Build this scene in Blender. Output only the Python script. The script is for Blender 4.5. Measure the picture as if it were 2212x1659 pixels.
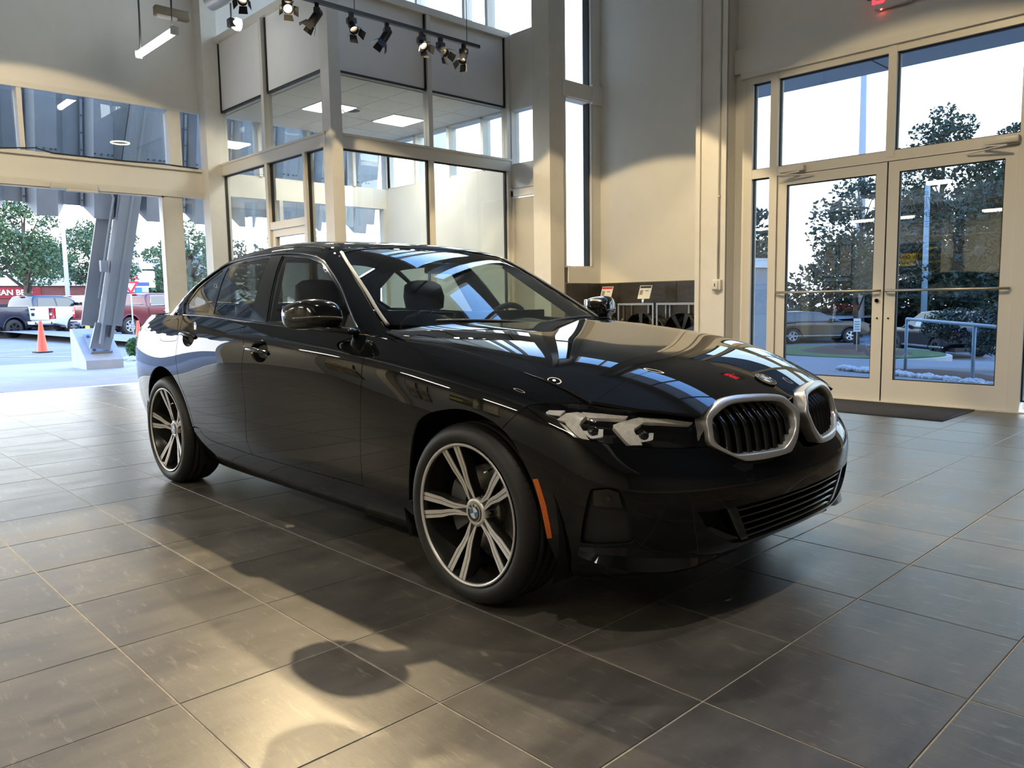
import bpy, bmesh, math, random
import numpy as np
from mathutils import Vector, Matrix
from mathutils.geometry import delaunay_2d_cdt
for o in list(bpy.data.objects): bpy.data.objects.remove(o, do_unlink=True)
S = bpy.context.scene; COL = S.collection
R = math.radians; PI = math.pi
rnd = random.Random(7)
# world axes: x = the way the black car points, y = to the car's left, z up; origin under its front axle
# ---------------------------------------------------------------- camera
cd = bpy.data.cameras.new('camera'); cam = bpy.data.objects.new('camera', cd); COL.objects.link(cam)
cd.sensor_width = 36; cd.lens = 1691.64 * 36 / 2212; cd.clip_end = 600; cd.clip_start = .05
_r = ((0.6938040683536404, 0.7200002253149682, -0.015348950528689558), (0.06571800633400024, -0.08452239778274254, -0.9942520344040238), (-0.7171590188928961, 0.6888074040103307, -0.10595896281640216))
cam.matrix_world = Matrix(((_r[0][0], -_r[1][0], -_r[2][0], 2.10716), (_r[0][1], -_r[1][1], -_r[2][1], -2.67119), (_r[0][2], -_r[1][2], -_r[2][2], 1.09707), (0, 0, 0, 1)))
S.camera = cam
# ---------------------------------------------------------------- exposure and sky
vs = S.view_settings; vs.view_transform = 'Standard'; vs.look = 'None'; vs.gamma = 1; vs.use_curve_mapping = False
vs.exposure = 0.6
S.cycles.use_denoising = True
S.cycles.max_bounces = 8; S.cycles.diffuse_bounces = 3; S.cycles.glossy_bounces = 4; S.cycles.transmission_bounces = 4
S.cycles.transparent_max_bounces = 16; S.cycles.caustics_reflective = False; S.cycles.caustics_refractive = False
S.cycles.sample_clamp_indirect = 6; S.cycles.sample_clamp_direct = 0
W = bpy.data.worlds.new('sky'); S.world = W; W.use_nodes = True
_n = W.node_tree.nodes; _l = W.node_tree.links; _bg = _n['Background']
_tc = _n.new('ShaderNodeTexCoord'); _sp = _n.new('ShaderNodeSeparateXYZ'); _rp = _n.new('ShaderNodeValToRGB')
_l.new(_tc.outputs['Generated'], _sp.inputs[0]); _l.new(_sp.outputs['Z'], _rp.inputs[0]); _l.new(_rp.outputs[0], _bg.inputs[0])
_e = _rp.color_ramp.elements
_e[0].position = 0.0; _e[0].color = (.94, .97, 1.0, 1); _e[1].position = .95; _e[1].color = (.09, .28, 1.0, 1)
_x = _e.new(.44); _x.color = (.80, .92, 1.0, 1); _x = _e.new(.64); _x.color = (.27, .52, 1.0, 1)
_bg.inputs[1].default_value = 4.6

# ---------------------------------------------------------------- lamps that reach the whole room (the spot heads and fittings are built further down)
WARM = (1.0, .77, .44)
def lamp(name, kind, loc, energy, color=(1, 1, 1), target=None, size=None, spot=None, blend=.15, radius=.03):
    d = bpy.data.lights.new(name, kind); d.energy = energy; d.color = color
    o = bpy.data.objects.new(name, d); COL.objects.link(o); o.location = loc
    if kind == 'SPOT': d.spot_size = R(spot); d.spot_blend = blend; d.shadow_soft_size = radius
    if kind == 'POINT': d.shadow_soft_size = radius
    if kind == 'AREA': d.shape = 'RECTANGLE'; d.size, d.size_y = size
    if target is not None: o.rotation_euler = (Vector(target) - Vector(loc)).to_track_quat('-Z', 'Y').to_euler()
    return o
# warm spots on the tracks that light the car and the floor in front of it
for loc, aim, e, ang in (((-3.70, .43, 3.9), (.75, -1.9, 0), 560, 60), ((-4.70, 1.15, 3.74), (1.1, -1.3, 0), 500, 54), ((-4.70, 2.66, 3.74), (2.3, -1.2, 0), 560, 58), ((-4.70, 2.92, 3.74), (.6, .2, 0), 300, 56)):
    lamp('track_spot_light', 'SPOT', loc, e, WARM, aim, spot=ang, blend=.12, radius=.03)
# warm wall washers on the tracks nearer the camera
for loc, aim, e, ang in (((-.6, .9, 4.6), (-.9, 5.6, -1.0), 230, 80), ((-4.1, 2.4, 4.3), (-4.5, 6.45, -1.94), 330, 80), ((-3.4, .2, 4.25), (-6.4, 3.4, -.9), 400, 70), ((-6.2, -1.6, 4.6), (-9.6, .4, .6), 260, 80)):
    lamp('wall_spot_light', 'SPOT', loc, e, WARM, aim, spot=ang, blend=.10, radius=.03)


# ---------------------------------------------------------------- materials
MATS = {}
def mat(name, col, rough=.5, metal=0., coat=0., spec=.5, emit=None, estr=0., noise=None, bump=None, coat_rough=.03, alpha=None):
    """noise=(scale, colour2, detail, stretch) mixes a second colour; bump=(scale, strength, distance)"""
    if name in MATS: return MATS[name]
    m = bpy.data.materials.new(name); m.use_nodes = True; n = m.node_tree.nodes; l = m.node_tree.links; b = n['Principled BSDF']
    b.inputs['Base Color'].default_value = (*col, 1); b.inputs['Roughness'].default_value = rough; b.inputs['Metallic'].default_value = metal
    b.inputs['Coat Weight'].default_value = coat; b.inputs['Coat Roughness'].default_value = coat_rough; b.inputs['Specular IOR Level'].default_value = spec
    if emit: b.inputs['Emission Color'].default_value = (*emit, 1); b.inputs['Emission Strength'].default_value = estr
    tc = n.new('ShaderNodeTexCoord')
    if noise:
        mp = n.new('ShaderNodeMapping'); mp.inputs['Scale'].default_value = noise[3] if len(noise) > 3 else (1, 1, 1)
        nz = n.new('ShaderNodeTexNoise'); nz.inputs['Scale'].default_value = noise[0]; nz.inputs['Detail'].default_value = noise[2]; nz.inputs['Roughness'].default_value = .6
        rp = n.new('ShaderNodeValToRGB'); rp.color_ramp.elements[0].position = .35; rp.color_ramp.elements[1].position = .68
        rp.color_ramp.elements[0].color = (*col, 1); rp.color_ramp.elements[1].color = (*noise[1], 1)
        l.new(tc.outputs['Object'], mp.inputs[0]); l.new(mp.outputs[0], nz.inputs[0]); l.new(nz.outputs[0], rp.inputs[0]); l.new(rp.outputs[0], b.inputs['Base Color'])
    if bump:
        nz = n.new('ShaderNodeTexNoise'); nz.inputs['Scale'].default_value = bump[0]; nz.inputs['Detail'].default_value = 4
        bp = n.new('ShaderNodeBump'); bp.inputs['Strength'].default_value = bump[1]; bp.inputs['Distance'].default_value = bump[2]
        l.new(tc.outputs['Object'], nz.inputs[0]); l.new(nz.outputs[0], bp.inputs['Height']); l.new(bp.outputs[0], b.inputs['Normal'])
    MATS[name] = m; return m
def glass(name, tint=(1, 1, 1), f0=.045, rough=0.0, gl=(1, 1, 1)):
    """thin clear pane: straight-through light plus a mirror that grows towards grazing"""
    if name in MATS: return MATS[name]
    m = bpy.data.materials.new(name); m.use_nodes = True; n = m.node_tree.nodes; l = m.node_tree.links
    n.remove(n['Principled BSDF']); out = n['Material Output']
    t = n.new('ShaderNodeBsdfTransparent'); t.inputs[0].default_value = (*tint, 1)
    g = n.new('ShaderNodeBsdfGlossy'); g.inputs['Roughness'].default_value = rough; g.inputs[0].default_value = (*gl, 1)
    w = n.new('ShaderNodeLayerWeight'); w.inputs[0].default_value = .5
    p = n.new('ShaderNodeMath'); p.operation = 'POWER'; p.inputs[1].default_value = 5; l.new(w.outputs['Facing'], p.inputs[0])
    a = n.new('ShaderNodeMath'); a.operation = 'MULTIPLY_ADD'; a.inputs[1].default_value = 1 - f0; a.inputs[2].default_value = f0; l.new(p.outputs[0], a.inputs[0])
    x = n.new('ShaderNodeMixShader'); l.new(a.outputs[0], x.inputs[0]); l.new(t.outputs[0], x.inputs[1]); l.new(g.outputs[0], x.inputs[2]); l.new(x.outputs[0], out.inputs[0])
    MATS[name] = m; return m
# ---------------------------------------------------------------- objects
def tag(o, label=None, cat=None, group=None, kind=None):
    if label: o['label'] = label
    if cat: o['category'] = cat
    if group: o['group'] = group
    if kind: o['kind'] = kind
    return o
def empty(name, loc=(0, 0, 0), rz=0, **k):
    o = bpy.data.objects.new(name, None); COL.objects.link(o); o.location = loc; o.rotation_euler.z = rz; o.empty_display_size = .1
    return tag(o, **k)
def link_mesh(name, me, material=None, parent=None, **k):
    o = bpy.data.objects.new(name, me); COL.objects.link(o)
    if material is not None and not me.materials: me.materials.append(material)
    if parent is not None: o.parent = parent
    return tag(o, **k)
def copy_tree(o, parent=None):
    c = o.copy(); COL.objects.link(c)
    if parent is not None: c.parent = parent
    for ch in o.children: copy_tree(ch, c)
    return c
class MB:
    """collects shapes, then builds them as one mesh object"""
    def __init__(s): s.v = []; s.f = []; s.sm = []
    def add(s, vs, fs, smooth=False):
        b = len(s.v); s.v += [tuple(map(float, p)) for p in vs]; s.f += [tuple(i + b for i in f) for f in fs]; s.sm += [smooth] * len(fs); return s
    def box(s, a, b):
        x0, y0, z0 = a; x1, y1, z1 = b
        x0, x1 = min(x0, x1), max(x0, x1); y0, y1 = min(y0, y1), max(y0, y1); z0, z1 = min(z0, z1), max(z0, z1)
        return s.add([(x0, y0, z0), (x1, y0, z0), (x1, y1, z0), (x0, y1, z0), (x0, y0, z1), (x1, y0, z1), (x1, y1, z1), (x0, y1, z1)],
              [(0, 3, 2, 1), (4, 5, 6, 7), (0, 1, 5, 4), (1, 2, 6, 5), (2, 3, 7, 6), (3, 0, 4, 7)])
    def rbox(s, a, b, r, n=3):
        """box with rounded vertical-and-horizontal edges (superellipsoid-like bevel)"""
        bm = bmesh.new(); bmesh.ops.create_cube(bm, size=1)
        for v in bm.verts: v.co = Vector((a[i] + (v.co[i] + .5) * (b[i] - a[i]) for i in range(3)))
        bmesh.ops.bevel(bm, geom=bm.edges[:], offset=r, segments=n, affect='EDGES', profile=.5)
        s.add([v.co[:] for v in bm.verts], [[v.index for v in f.verts] for f in bm.faces], True) if bm.verts.index_update() is None else 0
        bm.free(); return s
    def tube(s, path, r, n=10, caps=True, smooth=True, flat=1.0):
        P = [Vector(p) for p in path]; rs = r if isinstance(r, (list, tuple)) else [r] * len(P); rings = []; up = None
        for i, p in enumerate(P):
            d = (P[min(i + 1, len(P) - 1)] - P[max(i - 1, 0)]).normalized()
            if up is None: up = Vector((0, 0, 1)) if abs(d.z) < .95 else Vector((1, 0, 0))
            a = d.cross(up).normalized(); up = a.cross(d).normalized()
            rings.append([p + (a * math.cos(t) + up * math.sin(t) * flat) * rs[i] for t in [2 * PI * k / n for k in range(n)]])
        vs = [q for g in rings for q in g]; fs = [(i * n + k, i * n + (k + 1) % n, (i + 1) * n + (k + 1) % n, (i + 1) * n + k) for i in range(len(P) - 1) for k in range(n)]
        s.add(vs, fs, smooth)
        if caps: b = len(s.v) - len(vs); s.f += [tuple(b + k for k in range(n))[::-1], tuple(b + (len(P) - 1) * n + k for k in range(n))]; s.sm += [False, False]
        return s
    def bar(s, a, b, w, h, up=(0, 0, 1)):
        a = Vector(a); b = Vector(b); d = (b - a).normalized(); u = Vector(up)
        if abs(d.dot(u)) > .98: u = Vector((1, 0, 0))
        x = d.cross(u).normalized() * w / 2; y = x.cross(d).normalized() * h / 2
        return s.add([a - x - y, a + x - y, a + x + y, a - x + y, b - x - y, b + x - y, b + x + y, b - x + y],
                     [(0, 1, 2, 3), (7, 6, 5, 4), (0, 4, 5, 1), (1, 5, 6, 2), (2, 6, 7, 3), (3, 7, 4, 0)])
    def lathe(s, prof, n=32, axis='z', c=(0, 0, 0), smooth=True, close=False):
        vs = []
        for k in range(n):
            a = 2 * PI * k / n
            for (r, h) in prof:
                x, y, z = r * math.cos(a), r * math.sin(a), h
                vs.append({'z': (x, y, z), 'y': (x, z, y), 'x': (z, x, y)}[axis])
        m = len(prof); fs = []
        for k in range(n):
            for i in range(m if close else m - 1):
                a, b = k * m + i, k * m + (i + 1) % m; c2, d = ((k + 1) % n) * m + (i + 1) % m, ((k + 1) % n) * m + i
                fs.append((a, d, c2, b))
        return s.add([(x + c[0], y + c[1], z + c[2]) for x, y, z in vs], fs, smooth)
    def prism(s, poly, fn0, fn1, smooth=False):
        """poly (2d) -> two caps through fn0/fn1 and the walls between"""
        n = len(poly); vs = [fn0(*p) for p in poly] + [fn1(*p) for p in poly]
        return s.add(vs, [tuple(range(n))[::-1], tuple(range(n, 2 * n))] + [(i, (i + 1) % n, n + (i + 1) % n, n + i) for i in range(n)], smooth)
    def grid(s, P, nu, nv, smooth=True, closed=False):
        return s.add(P, [(i * nv + j, (i + 1) % nu * nv + j, (i + 1) % nu * nv + j + 1, i * nv + j + 1) for i in range(nu if closed else nu - 1) for j in range(nv - 1)], smooth)
    def mesh(s, name, fix=True):
        me = bpy.data.meshes.new(name); me.from_pydata(s.v, [], s.f); me.polygons.foreach_set('use_smooth', s.sm)
        if fix:
            bm = bmesh.new(); bm.from_mesh(me); bmesh.ops.recalc_face_normals(bm, faces=bm.faces[:]); bm.to_mesh(me); bm.free()
        me.update(); return me
    def build(s, name, material, parent=None, fix=True, **k):
        return link_mesh(name, s.mesh(name, fix), material, parent, **k)
def boxo(name, a, b, material, parent=None, **k): return MB().box(a, b).build(name, material, parent, **k)
def cr(pts, n=6, closed=False):
    """Catmull-Rom through 2d/3d points"""
    P = np.array(pts, float); m = len(P); out = []
    for i in range(m if closed else m - 1):
        p0 = P[(i - 1) % m] if closed or i > 0 else 2 * P[0] - P[1]; p1 = P[i]; p2 = P[(i + 1) % m]; p3 = P[(i + 2) % m] if closed or i + 2 < m else 2 * P[-1] - P[-2]
        for t in np.linspace(0, 1, n, endpoint=False):
            out.append(.5 * ((2 * p1) + (p2 - p0) * t + (2 * p0 - 5 * p1 + 4 * p2 - p3) * t * t + (3 * p1 - p0 - 3 * p2 + p3) * t ** 3))
    if not closed: out.append(P[-1])
    return [tuple(p) for p in out]
def text_mesh(txt, size, font_bold=False, extrude=.002, align='CENTER', shear=0, spacing=1.0):
    cu = bpy.data.curves.new('lettering', 'FONT'); cu.body = txt; cu.size = size; cu.extrude = extrude; cu.align_x = align; cu.align_y = 'CENTER'; cu.shear = shear; cu.space_character = spacing
    cu.resolution_u = 3
    if font_bold: cu.offset = size * .018
    o = bpy.data.objects.new('lettering', cu); COL.objects.link(o)
    me = bpy.data.meshes.new_from_object(o.evaluated_get(bpy.context.evaluated_depsgraph_get()))
    bpy.data.objects.remove(o, do_unlink=True); bpy.data.curves.remove(cu); me.name = 'lettering'; return me
def lettering(txt, size, loc, xdir, updir, material, parent=None, name='lettering', **k):
    """flat letters: xdir = reading direction, updir = up, in the parent's space"""
    me = text_mesh(txt, size, **{q: k.pop(q) for q in list(k) if q in ('font_bold', 'extrude', 'align', 'shear', 'spacing')})
    x = Vector(xdir).normalized(); u = Vector(updir).normalized(); z = x.cross(u).normalized()
    me.transform(Matrix(((x[0], u[0], z[0], loc[0]), (x[1], u[1], z[1], loc[1]), (x[2], u[2], z[2], loc[2]), (0, 0, 0, 1))))
    return link_mesh(name, me, material, parent, **k)

# ================================================================ the showroom shell
wallm = mat('wall_paint', (.76, .745, .70), .65, noise=(3.0, (.73, .715, .67), 3), bump=(160, .05, .002))
trimm = mat('painted_metal', (.72, .70, .65), .42, noise=(6, (.68, .66, .61), 3))
alu = mat('anodised_frame', (.66, .635, .575), .4, .05)
gasket = mat('black_gasket', (.012, .012, .012), .6)
ceilm = mat('ceiling_paint', (.66, .68, .70), .8)
pane = glass('window_glass', (.93, .96, .96), .06)
epane = glass('entrance_glass', (.60, .67, .71), .085)
darktile = mat('dark_wall_tile', (.030, .029, .028), .42, noise=(5, (.055, .05, .045), 6, (1, 1, 3)))
grout = mat('grout', (.42, .36, .27), .8, noise=(40, (.30, .26, .20), 3))

def floor_material():
    m = bpy.data.materials.new('floor_tile_stone'); m.use_nodes = True; n = m.node_tree.nodes; l = m.node_tree.links; b = n['Principled BSDF']
    geo = n.new('ShaderNodeNewGeometry'); tc = n.new('ShaderNodeTexCoord')
    snap = n.new('ShaderNodeVectorMath'); snap.operation = 'SNAP'; snap.inputs[1].default_value = (.5095, .51074, 5)
    off = n.new('ShaderNodeVectorMath'); off.operation = 'ADD'; off.inputs[1].default_value = (.5386 + .5095 * 40, .89404 + .51074 * 40, 1)
    l.new(geo.outputs['Position'], off.inputs[0]); l.new(off.outputs[0], snap.inputs[0])
    wn = n.new('ShaderNodeTexWhiteNoise'); l.new(snap.outputs[0], wn.inputs['Vector'])
    # per-tile shifted, stretched cloudiness
    sh = n.new('ShaderNodeVectorMath'); sh.operation = 'MULTIPLY_ADD'; sh.inputs[1].default_value = (7, 7, 7); l.new(wn.outputs['Color'], sh.inputs[0]); l.new(geo.outputs['Position'], sh.inputs[2])
    mp = n.new('ShaderNodeMapping'); mp.inputs['Scale'].default_value = (3.2, 1.3, 1); l.new(sh.outputs[0], mp.inputs[0])
    n1 = n.new('ShaderNodeTexNoise'); n1.inputs['Scale'].default_value = 2.2; n1.inputs['Detail'].default_value = 7; n1.inputs['Roughness'].default_value = .62; l.new(mp.outputs[0], n1.inputs[0])
    r1 = n.new('ShaderNodeValToRGB'); e = r1.color_ramp.elements; e[0].position = .30; e[0].color = (.052, .047, .041, 1); e[1].position = .74; e[1].color = (.135, .122, .102, 1); l.new(n1.outputs[0], r1.inputs[0])
    # pale scuffs
    mp2 = n.new('ShaderNodeMapping'); mp2.inputs['Scale'].default_value = (2.2, 9, 1); mp2.inputs['Rotation'].default_value = (0, 0, .12); l.new(sh.outputs[0], mp2.inputs[0])
    n2 = n.new('ShaderNodeTexNoise'); n2.inputs['Scale'].default_value = 3.4; n2.inputs['Detail'].default_value = 9; n2.inputs['Roughness'].default_value = .74; l.new(mp2.outputs[0], n2.inputs[0])
    r2 = n.new('ShaderNodeValToRGB'); e = r2.color_ramp.elements; e[0].position = .56; e[0].color = (0, 0, 0, 1); e[1].position = .84; e[1].color = (1, 1, 1, 1); l.new(n2.outputs[0], r2.inputs[0])
    mx = n.new('ShaderNodeMix'); mx.data_type = 'RGBA'; mx.inputs[7].default_value = (.30, .27, .21, 1); l.new(r2.outputs[0], mx.inputs[0]); l.new(r1.outputs[0], mx.inputs[6])
    hv = n.new('ShaderNodeHueSaturation'); mr = n.new('ShaderNodeMapRange'); mr.inputs['To Min'].default_value = .82; mr.inputs['To Max'].default_value = 1.16; l.new(wn.outputs['Value'], mr.inputs[0]); l.new(mr.outputs[0], hv.inputs['Value']); l.new(mx.outputs[2], hv.inputs['Color']); l.new(hv.outputs[0], b.inputs['Base Color'])
    rr = n.new('ShaderNodeMapRange'); rr.inputs['To Min'].default_value = .26; rr.inputs['To Max'].default_value = .46; l.new(n1.outputs[0], rr.inputs[0]); l.new(rr.outputs[0], b.inputs['Roughness'])
    bp = n.new('ShaderNodeBump'); bp.inputs['Strength'].default_value = .22; bp.inputs['Distance'].default_value = .003; l.new(n2.outputs[0], bp.inputs['Height']); l.new(bp.outputs[0], b.inputs['Normal'])
    return m
stone = floor_material()
X0, X1, Y0, Y1 = -9.62, 3.6, -6.0, 5.62
fl = MB().add([(X0 - .2, Y0 - .2, -.0022), (X1 + 3, Y0 - .2, -.0022), (X1 + 3, 7.1, -.0022), (X0 - .2, 7.1, -.0022)], [(0, 1, 2, 3)]).build('floor', grout, kind='structure')
PX, PY, GX, GY = .5095, .51074, -.53861, -.89404
tile_me = None; cells = []
i0, i1 = int(math.ceil((X0 - GX) / PX)) - 1, int((X1 - GX) / PX); j0, j1 = int(math.ceil((Y0 - GY) / PY)) - 1, int((Y1 - GY) / PY)
cpos = np.array([2.107, -2.671]); vdir = np.array([-.717, .689])
for i in range(i0, i1 + 1):
    for j in range(j0, j1 + 1):
        c = np.array([GX + (i + .5) * PX, GY + (j + .5) * PY]); d = c - cpos; dep = d @ vdir; lat = abs(d @ np.array([.689, .717]))
        vis = dep > .9 and lat < dep * .72 + .5
        under = -3.2 < c[0] < .55 and -.55 < c[1] < .7
        cells.append(((0 if vis and not under else 100) + float(np.hypot(*d)), i, j))
cells.sort()
def tile_shape(m, x, y, sx=PX, sy=PY, g=.0022, b=.0018):
    x0, x1, y0, y1 = x + g, x + sx - g, y + g, y + sy - g
    return m.add([(x0, y0, -.004), (x1, y0, -.004), (x1, y1, -.004), (x0, y1, -.004), (x0, y0, -b), (x1, y0, -b), (x1, y1, -b), (x0, y1, -b), (x0 + b, y0 + b, 0), (x1 - b, y0 + b, 0), (x1 - b, y1 - b, 0), (x0 + b, y1 - b, 0)],
          [(0, 1, 5, 4), (1, 2, 6, 5), (2, 3, 7, 6), (3, 0, 4, 7), (4, 5, 9, 8), (5, 6, 10, 9), (6, 7, 11, 10), (7, 4, 8, 11), (8, 9, 10, 11)])
tile_me = tile_shape(MB(), -PX / 2, -PY / 2).mesh('floor_tile', False); tile_me.materials.append(stone)
rest = MB()
for k, (_, i, j) in enumerate(cells):
    x, y = GX + i * PX, GY + j * PY
    if k < 300:
        o = bpy.data.objects.new('floor_tile', tile_me); COL.objects.link(o); o.parent = fl; o.location = (x + PX / 2, y + PY / 2, rnd.uniform(-.0004, .0004)); o.rotation_euler = (rnd.uniform(-.0006, .0006), rnd.uniform(-.0006, .0006), 0)
    else: tile_shape(rest, x, y)
rest.build('floor_tile', stone, fl, fix=False, kind='stuff')
CEIL = 10.2
boxo('ceiling', (-9.8, -6.2, CEIL), (6.2, 7.2, CEIL + .1), ceilm, kind='structure')

# ---- left facade: open entrance, transom strip
m = MB(); xl, xr = -9.78, -9.60
m.box((xl, -6.2, 3.93), (xr, 7.2, CEIL)); m.box((xl, -6.2, 2.74), (xr, 7.2, 3.08)); m.box((xl, -6.2, 0), (xr, -4.2, 2.74))
wl = m.build('wall_left', wallm, kind='structure')
m = MB(); m.box((xr, -4.2, 3.05), (xr + .04, 2.3, 3.10)); m.box((xr, -4.2, 3.88), (xr + .04, 2.3, 3.95)); m.box((xr, -4.2, 2.66), (xr + .05, 2.3, 2.75)); m.build('trim_1', trimm, kind='structure')
w1 = boxo('window_1', (xl + .03, -6.2, 3.08), (xr - .02, -6.1, 3.93), alu, kind='structure')
ys = [-4.2, -2.1, -.03, 1.90, 2.40, 3.20, 4.05, 4.9, 5.6]
for k, y in enumerate(ys):
    h = .085 if abs(y - 1.9) < .1 else .028
    boxo('mullion', (xl + .03, y - h, 3.08), (xr + .03, y + h, 3.93), trimm, w1)
    if k: boxo('glass_pane', (xl + .08, ys[k - 1] + .03, 3.09), (xl + .086, y - .03, 3.92), pane, w1)
m = MB(); m.box((xl, 1.69, 0), (xr + .03, 1.95, 2.74)); m.build('trim_2', trimm, kind='structure')
m = MB(); m.box((xr - .02, 1.66, 0), (xr + .035, 1.69, 2.70)); m.box((xr - .02, -4.2, 2.64), (xr + .035, 1.69, 2.68)); m.build('trim_3', alu, kind='structure')
w2 = boxo('window_2', (xl + .03, 1.95, 0), (xr, 2.5, .10), alu, kind='structure')
boxo('glass_pane', (xl + .08, 1.95, .1), (xl + .086, 2.5, 2.7), pane, w2)
# office end of the facade: glazing below the beam
w3 = boxo('window_3', (xl + .03, 2.5, 0), (xr, 5.55, .14), alu, kind='structure')
for a, b in ((2.55, 3.5), (3.56, 4.5), (4.56, 5.5)):
    boxo('glass_pane', (xl + .08, a, .14), (xl + .086, b, 2.72), pane, w3); boxo('mullion', (xl + .03, b, .1), (xr, b + .06, 2.74), alu, w3)
# steel columns
boxo('trim_4', (-9.60, 2.27, 0), (-9.36, 2.50, CEIL), trimm, kind='structure')
boxo('trim_5', (-5.74, 5.34, 0), (-5.42, 5.62, CEIL), trimm, kind='structure')
cb = MB(); cb.box((-3.14, 5.42, 0), (-2.74, 5.72, CEIL)); cb.box((-3.14, 5.40, 0), (-3.08, 5.43, CEIL)); cb.box((-2.80, 5.40, 0), (-2.74, 5.43, CEIL)); cb.build('trim_6', trimm, kind='structure')

# ---- back wall behind the office, up to the corner column
m = MB(); ya, yb = 5.56, 5.74
m.box((-9.8, ya, 2.74), (-5.60, yb, 3.07)); m.box((-9.8, ya, 3.86), (-5.60, yb, 4.90)); m.box((-9.8, ya, 0), (-6.44, yb, 2.74)); m.box((-9.8, ya, 8.4), (-5.6, yb, CEIL)); m.box((-5.82, ya, 0), (-5.60, yb, 3.9))
m.build('wall_back', wallm, kind='structure')
w4 = boxo('window_4', (-9.6, ya + .02, 3.07), (-5.74, yb - .04, 3.10), alu, kind='structure')
xs = [-9.6, -8.75, -7.87, -7.05, -6.42, -5.74]
for k, x in enumerate(xs):
    boxo('mullion', (x - .03, ya, 3.07), (x + .03, yb - .02, 3.88), alu, w4)
    if k: boxo('glass_pane', (xs[k - 1] + .03, ya + .08, 3.10), (x - .03, ya + .086, 3.86), pane, w4)
w5 = boxo('window_5', (-9.6, ya + .02, 4.90), (-5.74, yb - .04, 4.94), alu, kind='structure')
xs = [-9.6, -8.6, -7.42, -6.9, -5.74]
for k, x in enumerate(xs):
    boxo('mullion', (x - .03, ya, 4.9), (x + .03, yb - .02, 8.4), alu, w5)
    if k: boxo('glass_pane', (xs[k - 1] + .03, ya + .08, 4.94), (x - .03, ya + .086, 8.4), pane, w5)
shade = mat('door_panel_tan', (.46, .42, .35), .6)
d3 = MB().box((-6.44, 5.54, 0), (-6.36, 5.62, 2.70)).box((-5.84, 5.54, 0), (-5.78, 5.62, 2.70)).box((-6.44, 5.54, 2.62), (-5.78, 5.62, 2.72)).build('door_3', alu, kind='structure')
boxo('door_leaf', (-6.35, 5.565, 0), (-5.86, 5.60, 2.60), shade, d3); boxo('door_rail', (-6.35, 5.555, 1.36), (-5.86, 5.565, 1.39), shade, d3); boxo('door_edge', (-5.875, 5.55, 0), (-5.855, 5.565, 2.60), trimm, d3)
MB().rbox((-5.93, 5.53, .98), (-5.90, 5.56, 1.14), .006).build('door_handle', chrome if 'chrome' in MATS else alu, d3)

# ---- alcove: side wall with tall window, beige end wall, dark tiled wainscot
m = MB(); xa, xb = -5.62, -5.444; ye = 6.45
m.box((xa, 5.74, 0), (xb, ye + .15, 1.555)); m.box((xa, 6.26, 1.555), (xb, ye + .15, CEIL)); m.box((xa, 5.62, 3.90), (xb, 6.30, 4.13)); m.box((xa, 5.62, 1.555), (xb, 5.70, CEIL)); m.box((xa, 5.62, 8.4), (xb, 6.3, CEIL))
m.box((xb, 6.22, 3.88), (xb + .05, ye, 4.15)); m.box((xb, 5.6, 3.91), (xb + .04, 6.26, 4.12))
m.build('wall_alcove', wallm, kind='structure')
w6 = boxo('window_6', (xa + .03, 5.70, 1.555), (xb - .02, 6.26, 1.58), alu, kind='structure')
for z0, z1 in ((1.58, 3.90), (4.13, 8.4)):
    boxo('glass_pane', (xa + .08, 5.70, z0), (xa + .086, 6.26, z1), pane, w6); boxo('mullion', (xa + .03, 6.235, z0), (xb + .008, 6.27, z1), alu, w6); boxo('mullion', (xa + .05, 6.215, z0), (xb - .03, 6.235, z1), gasket, w6)
m = MB(); m.box((xa, ye, 0), (-3.02, ye + .15, 7.6)); m.box((xa, ye, 9.4), (-3.02, ye + .15, CEIL)); m.box((xa, ye, 7.6), (-5.3, ye + .15, 9.4)); m.box((-3.2, ye, 7.6), (-3.02, ye + .15, 9.4)); m.build('wall_end', wallm, kind='structure')
w8 = boxo('window_8', (-5.3, ye + .03, 7.6), (-3.2, ye + .12, 7.65), alu, kind='structure')
for a, b in ((-5.3, -4.28), (-4.22, -3.2)): boxo('glass_pane', (a, ye + .07, 7.65), (b, ye + .076, 9.4), pane, w8)
boxo('mullion', (-4.28, ye + .02, 7.65), (-4.22, ye + .12, 9.4), alu, w8)
boxo('wall_return', (-3.12, 5.66, 0), (-3.02, ye + .02, CEIL), wallm, kind='structure')
wt = boxo('baseboard_back', (xb, ye - .015, 0), (-3.12, ye, 1.335), grout, kind='structure')
for z0, z1, cuts in ((.0, .655, (-5.43, -4.59, -3.59, -3.125)), (.66, 1.33, (-5.43, -5.09, -4.09, -3.125))):
    for a, b in zip(cuts, cuts[1:]): boxo('wall_tile', (a + .002, ye - .028, z0 + .003), (b - .004, ye - .012, z1 - .003), darktile, wt)
ws_ = boxo('baseboard_alcove', (xb, 5.64, 0), (xb + .012, ye - .03, 1.335), grout, kind='structure')
for z0, z1, cuts in ((.0, .655, (5.66, 6.1, 6.42)), (.66, 1.33, (5.66, 5.80, 6.16, 6.42))):
    for a, b in zip(cuts, cuts[1:]): boxo('wall_tile', (xb + .01, a + .002, z0 + .003), (xb + .024, b - .004, z1 - .003), darktile, ws_)

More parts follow.
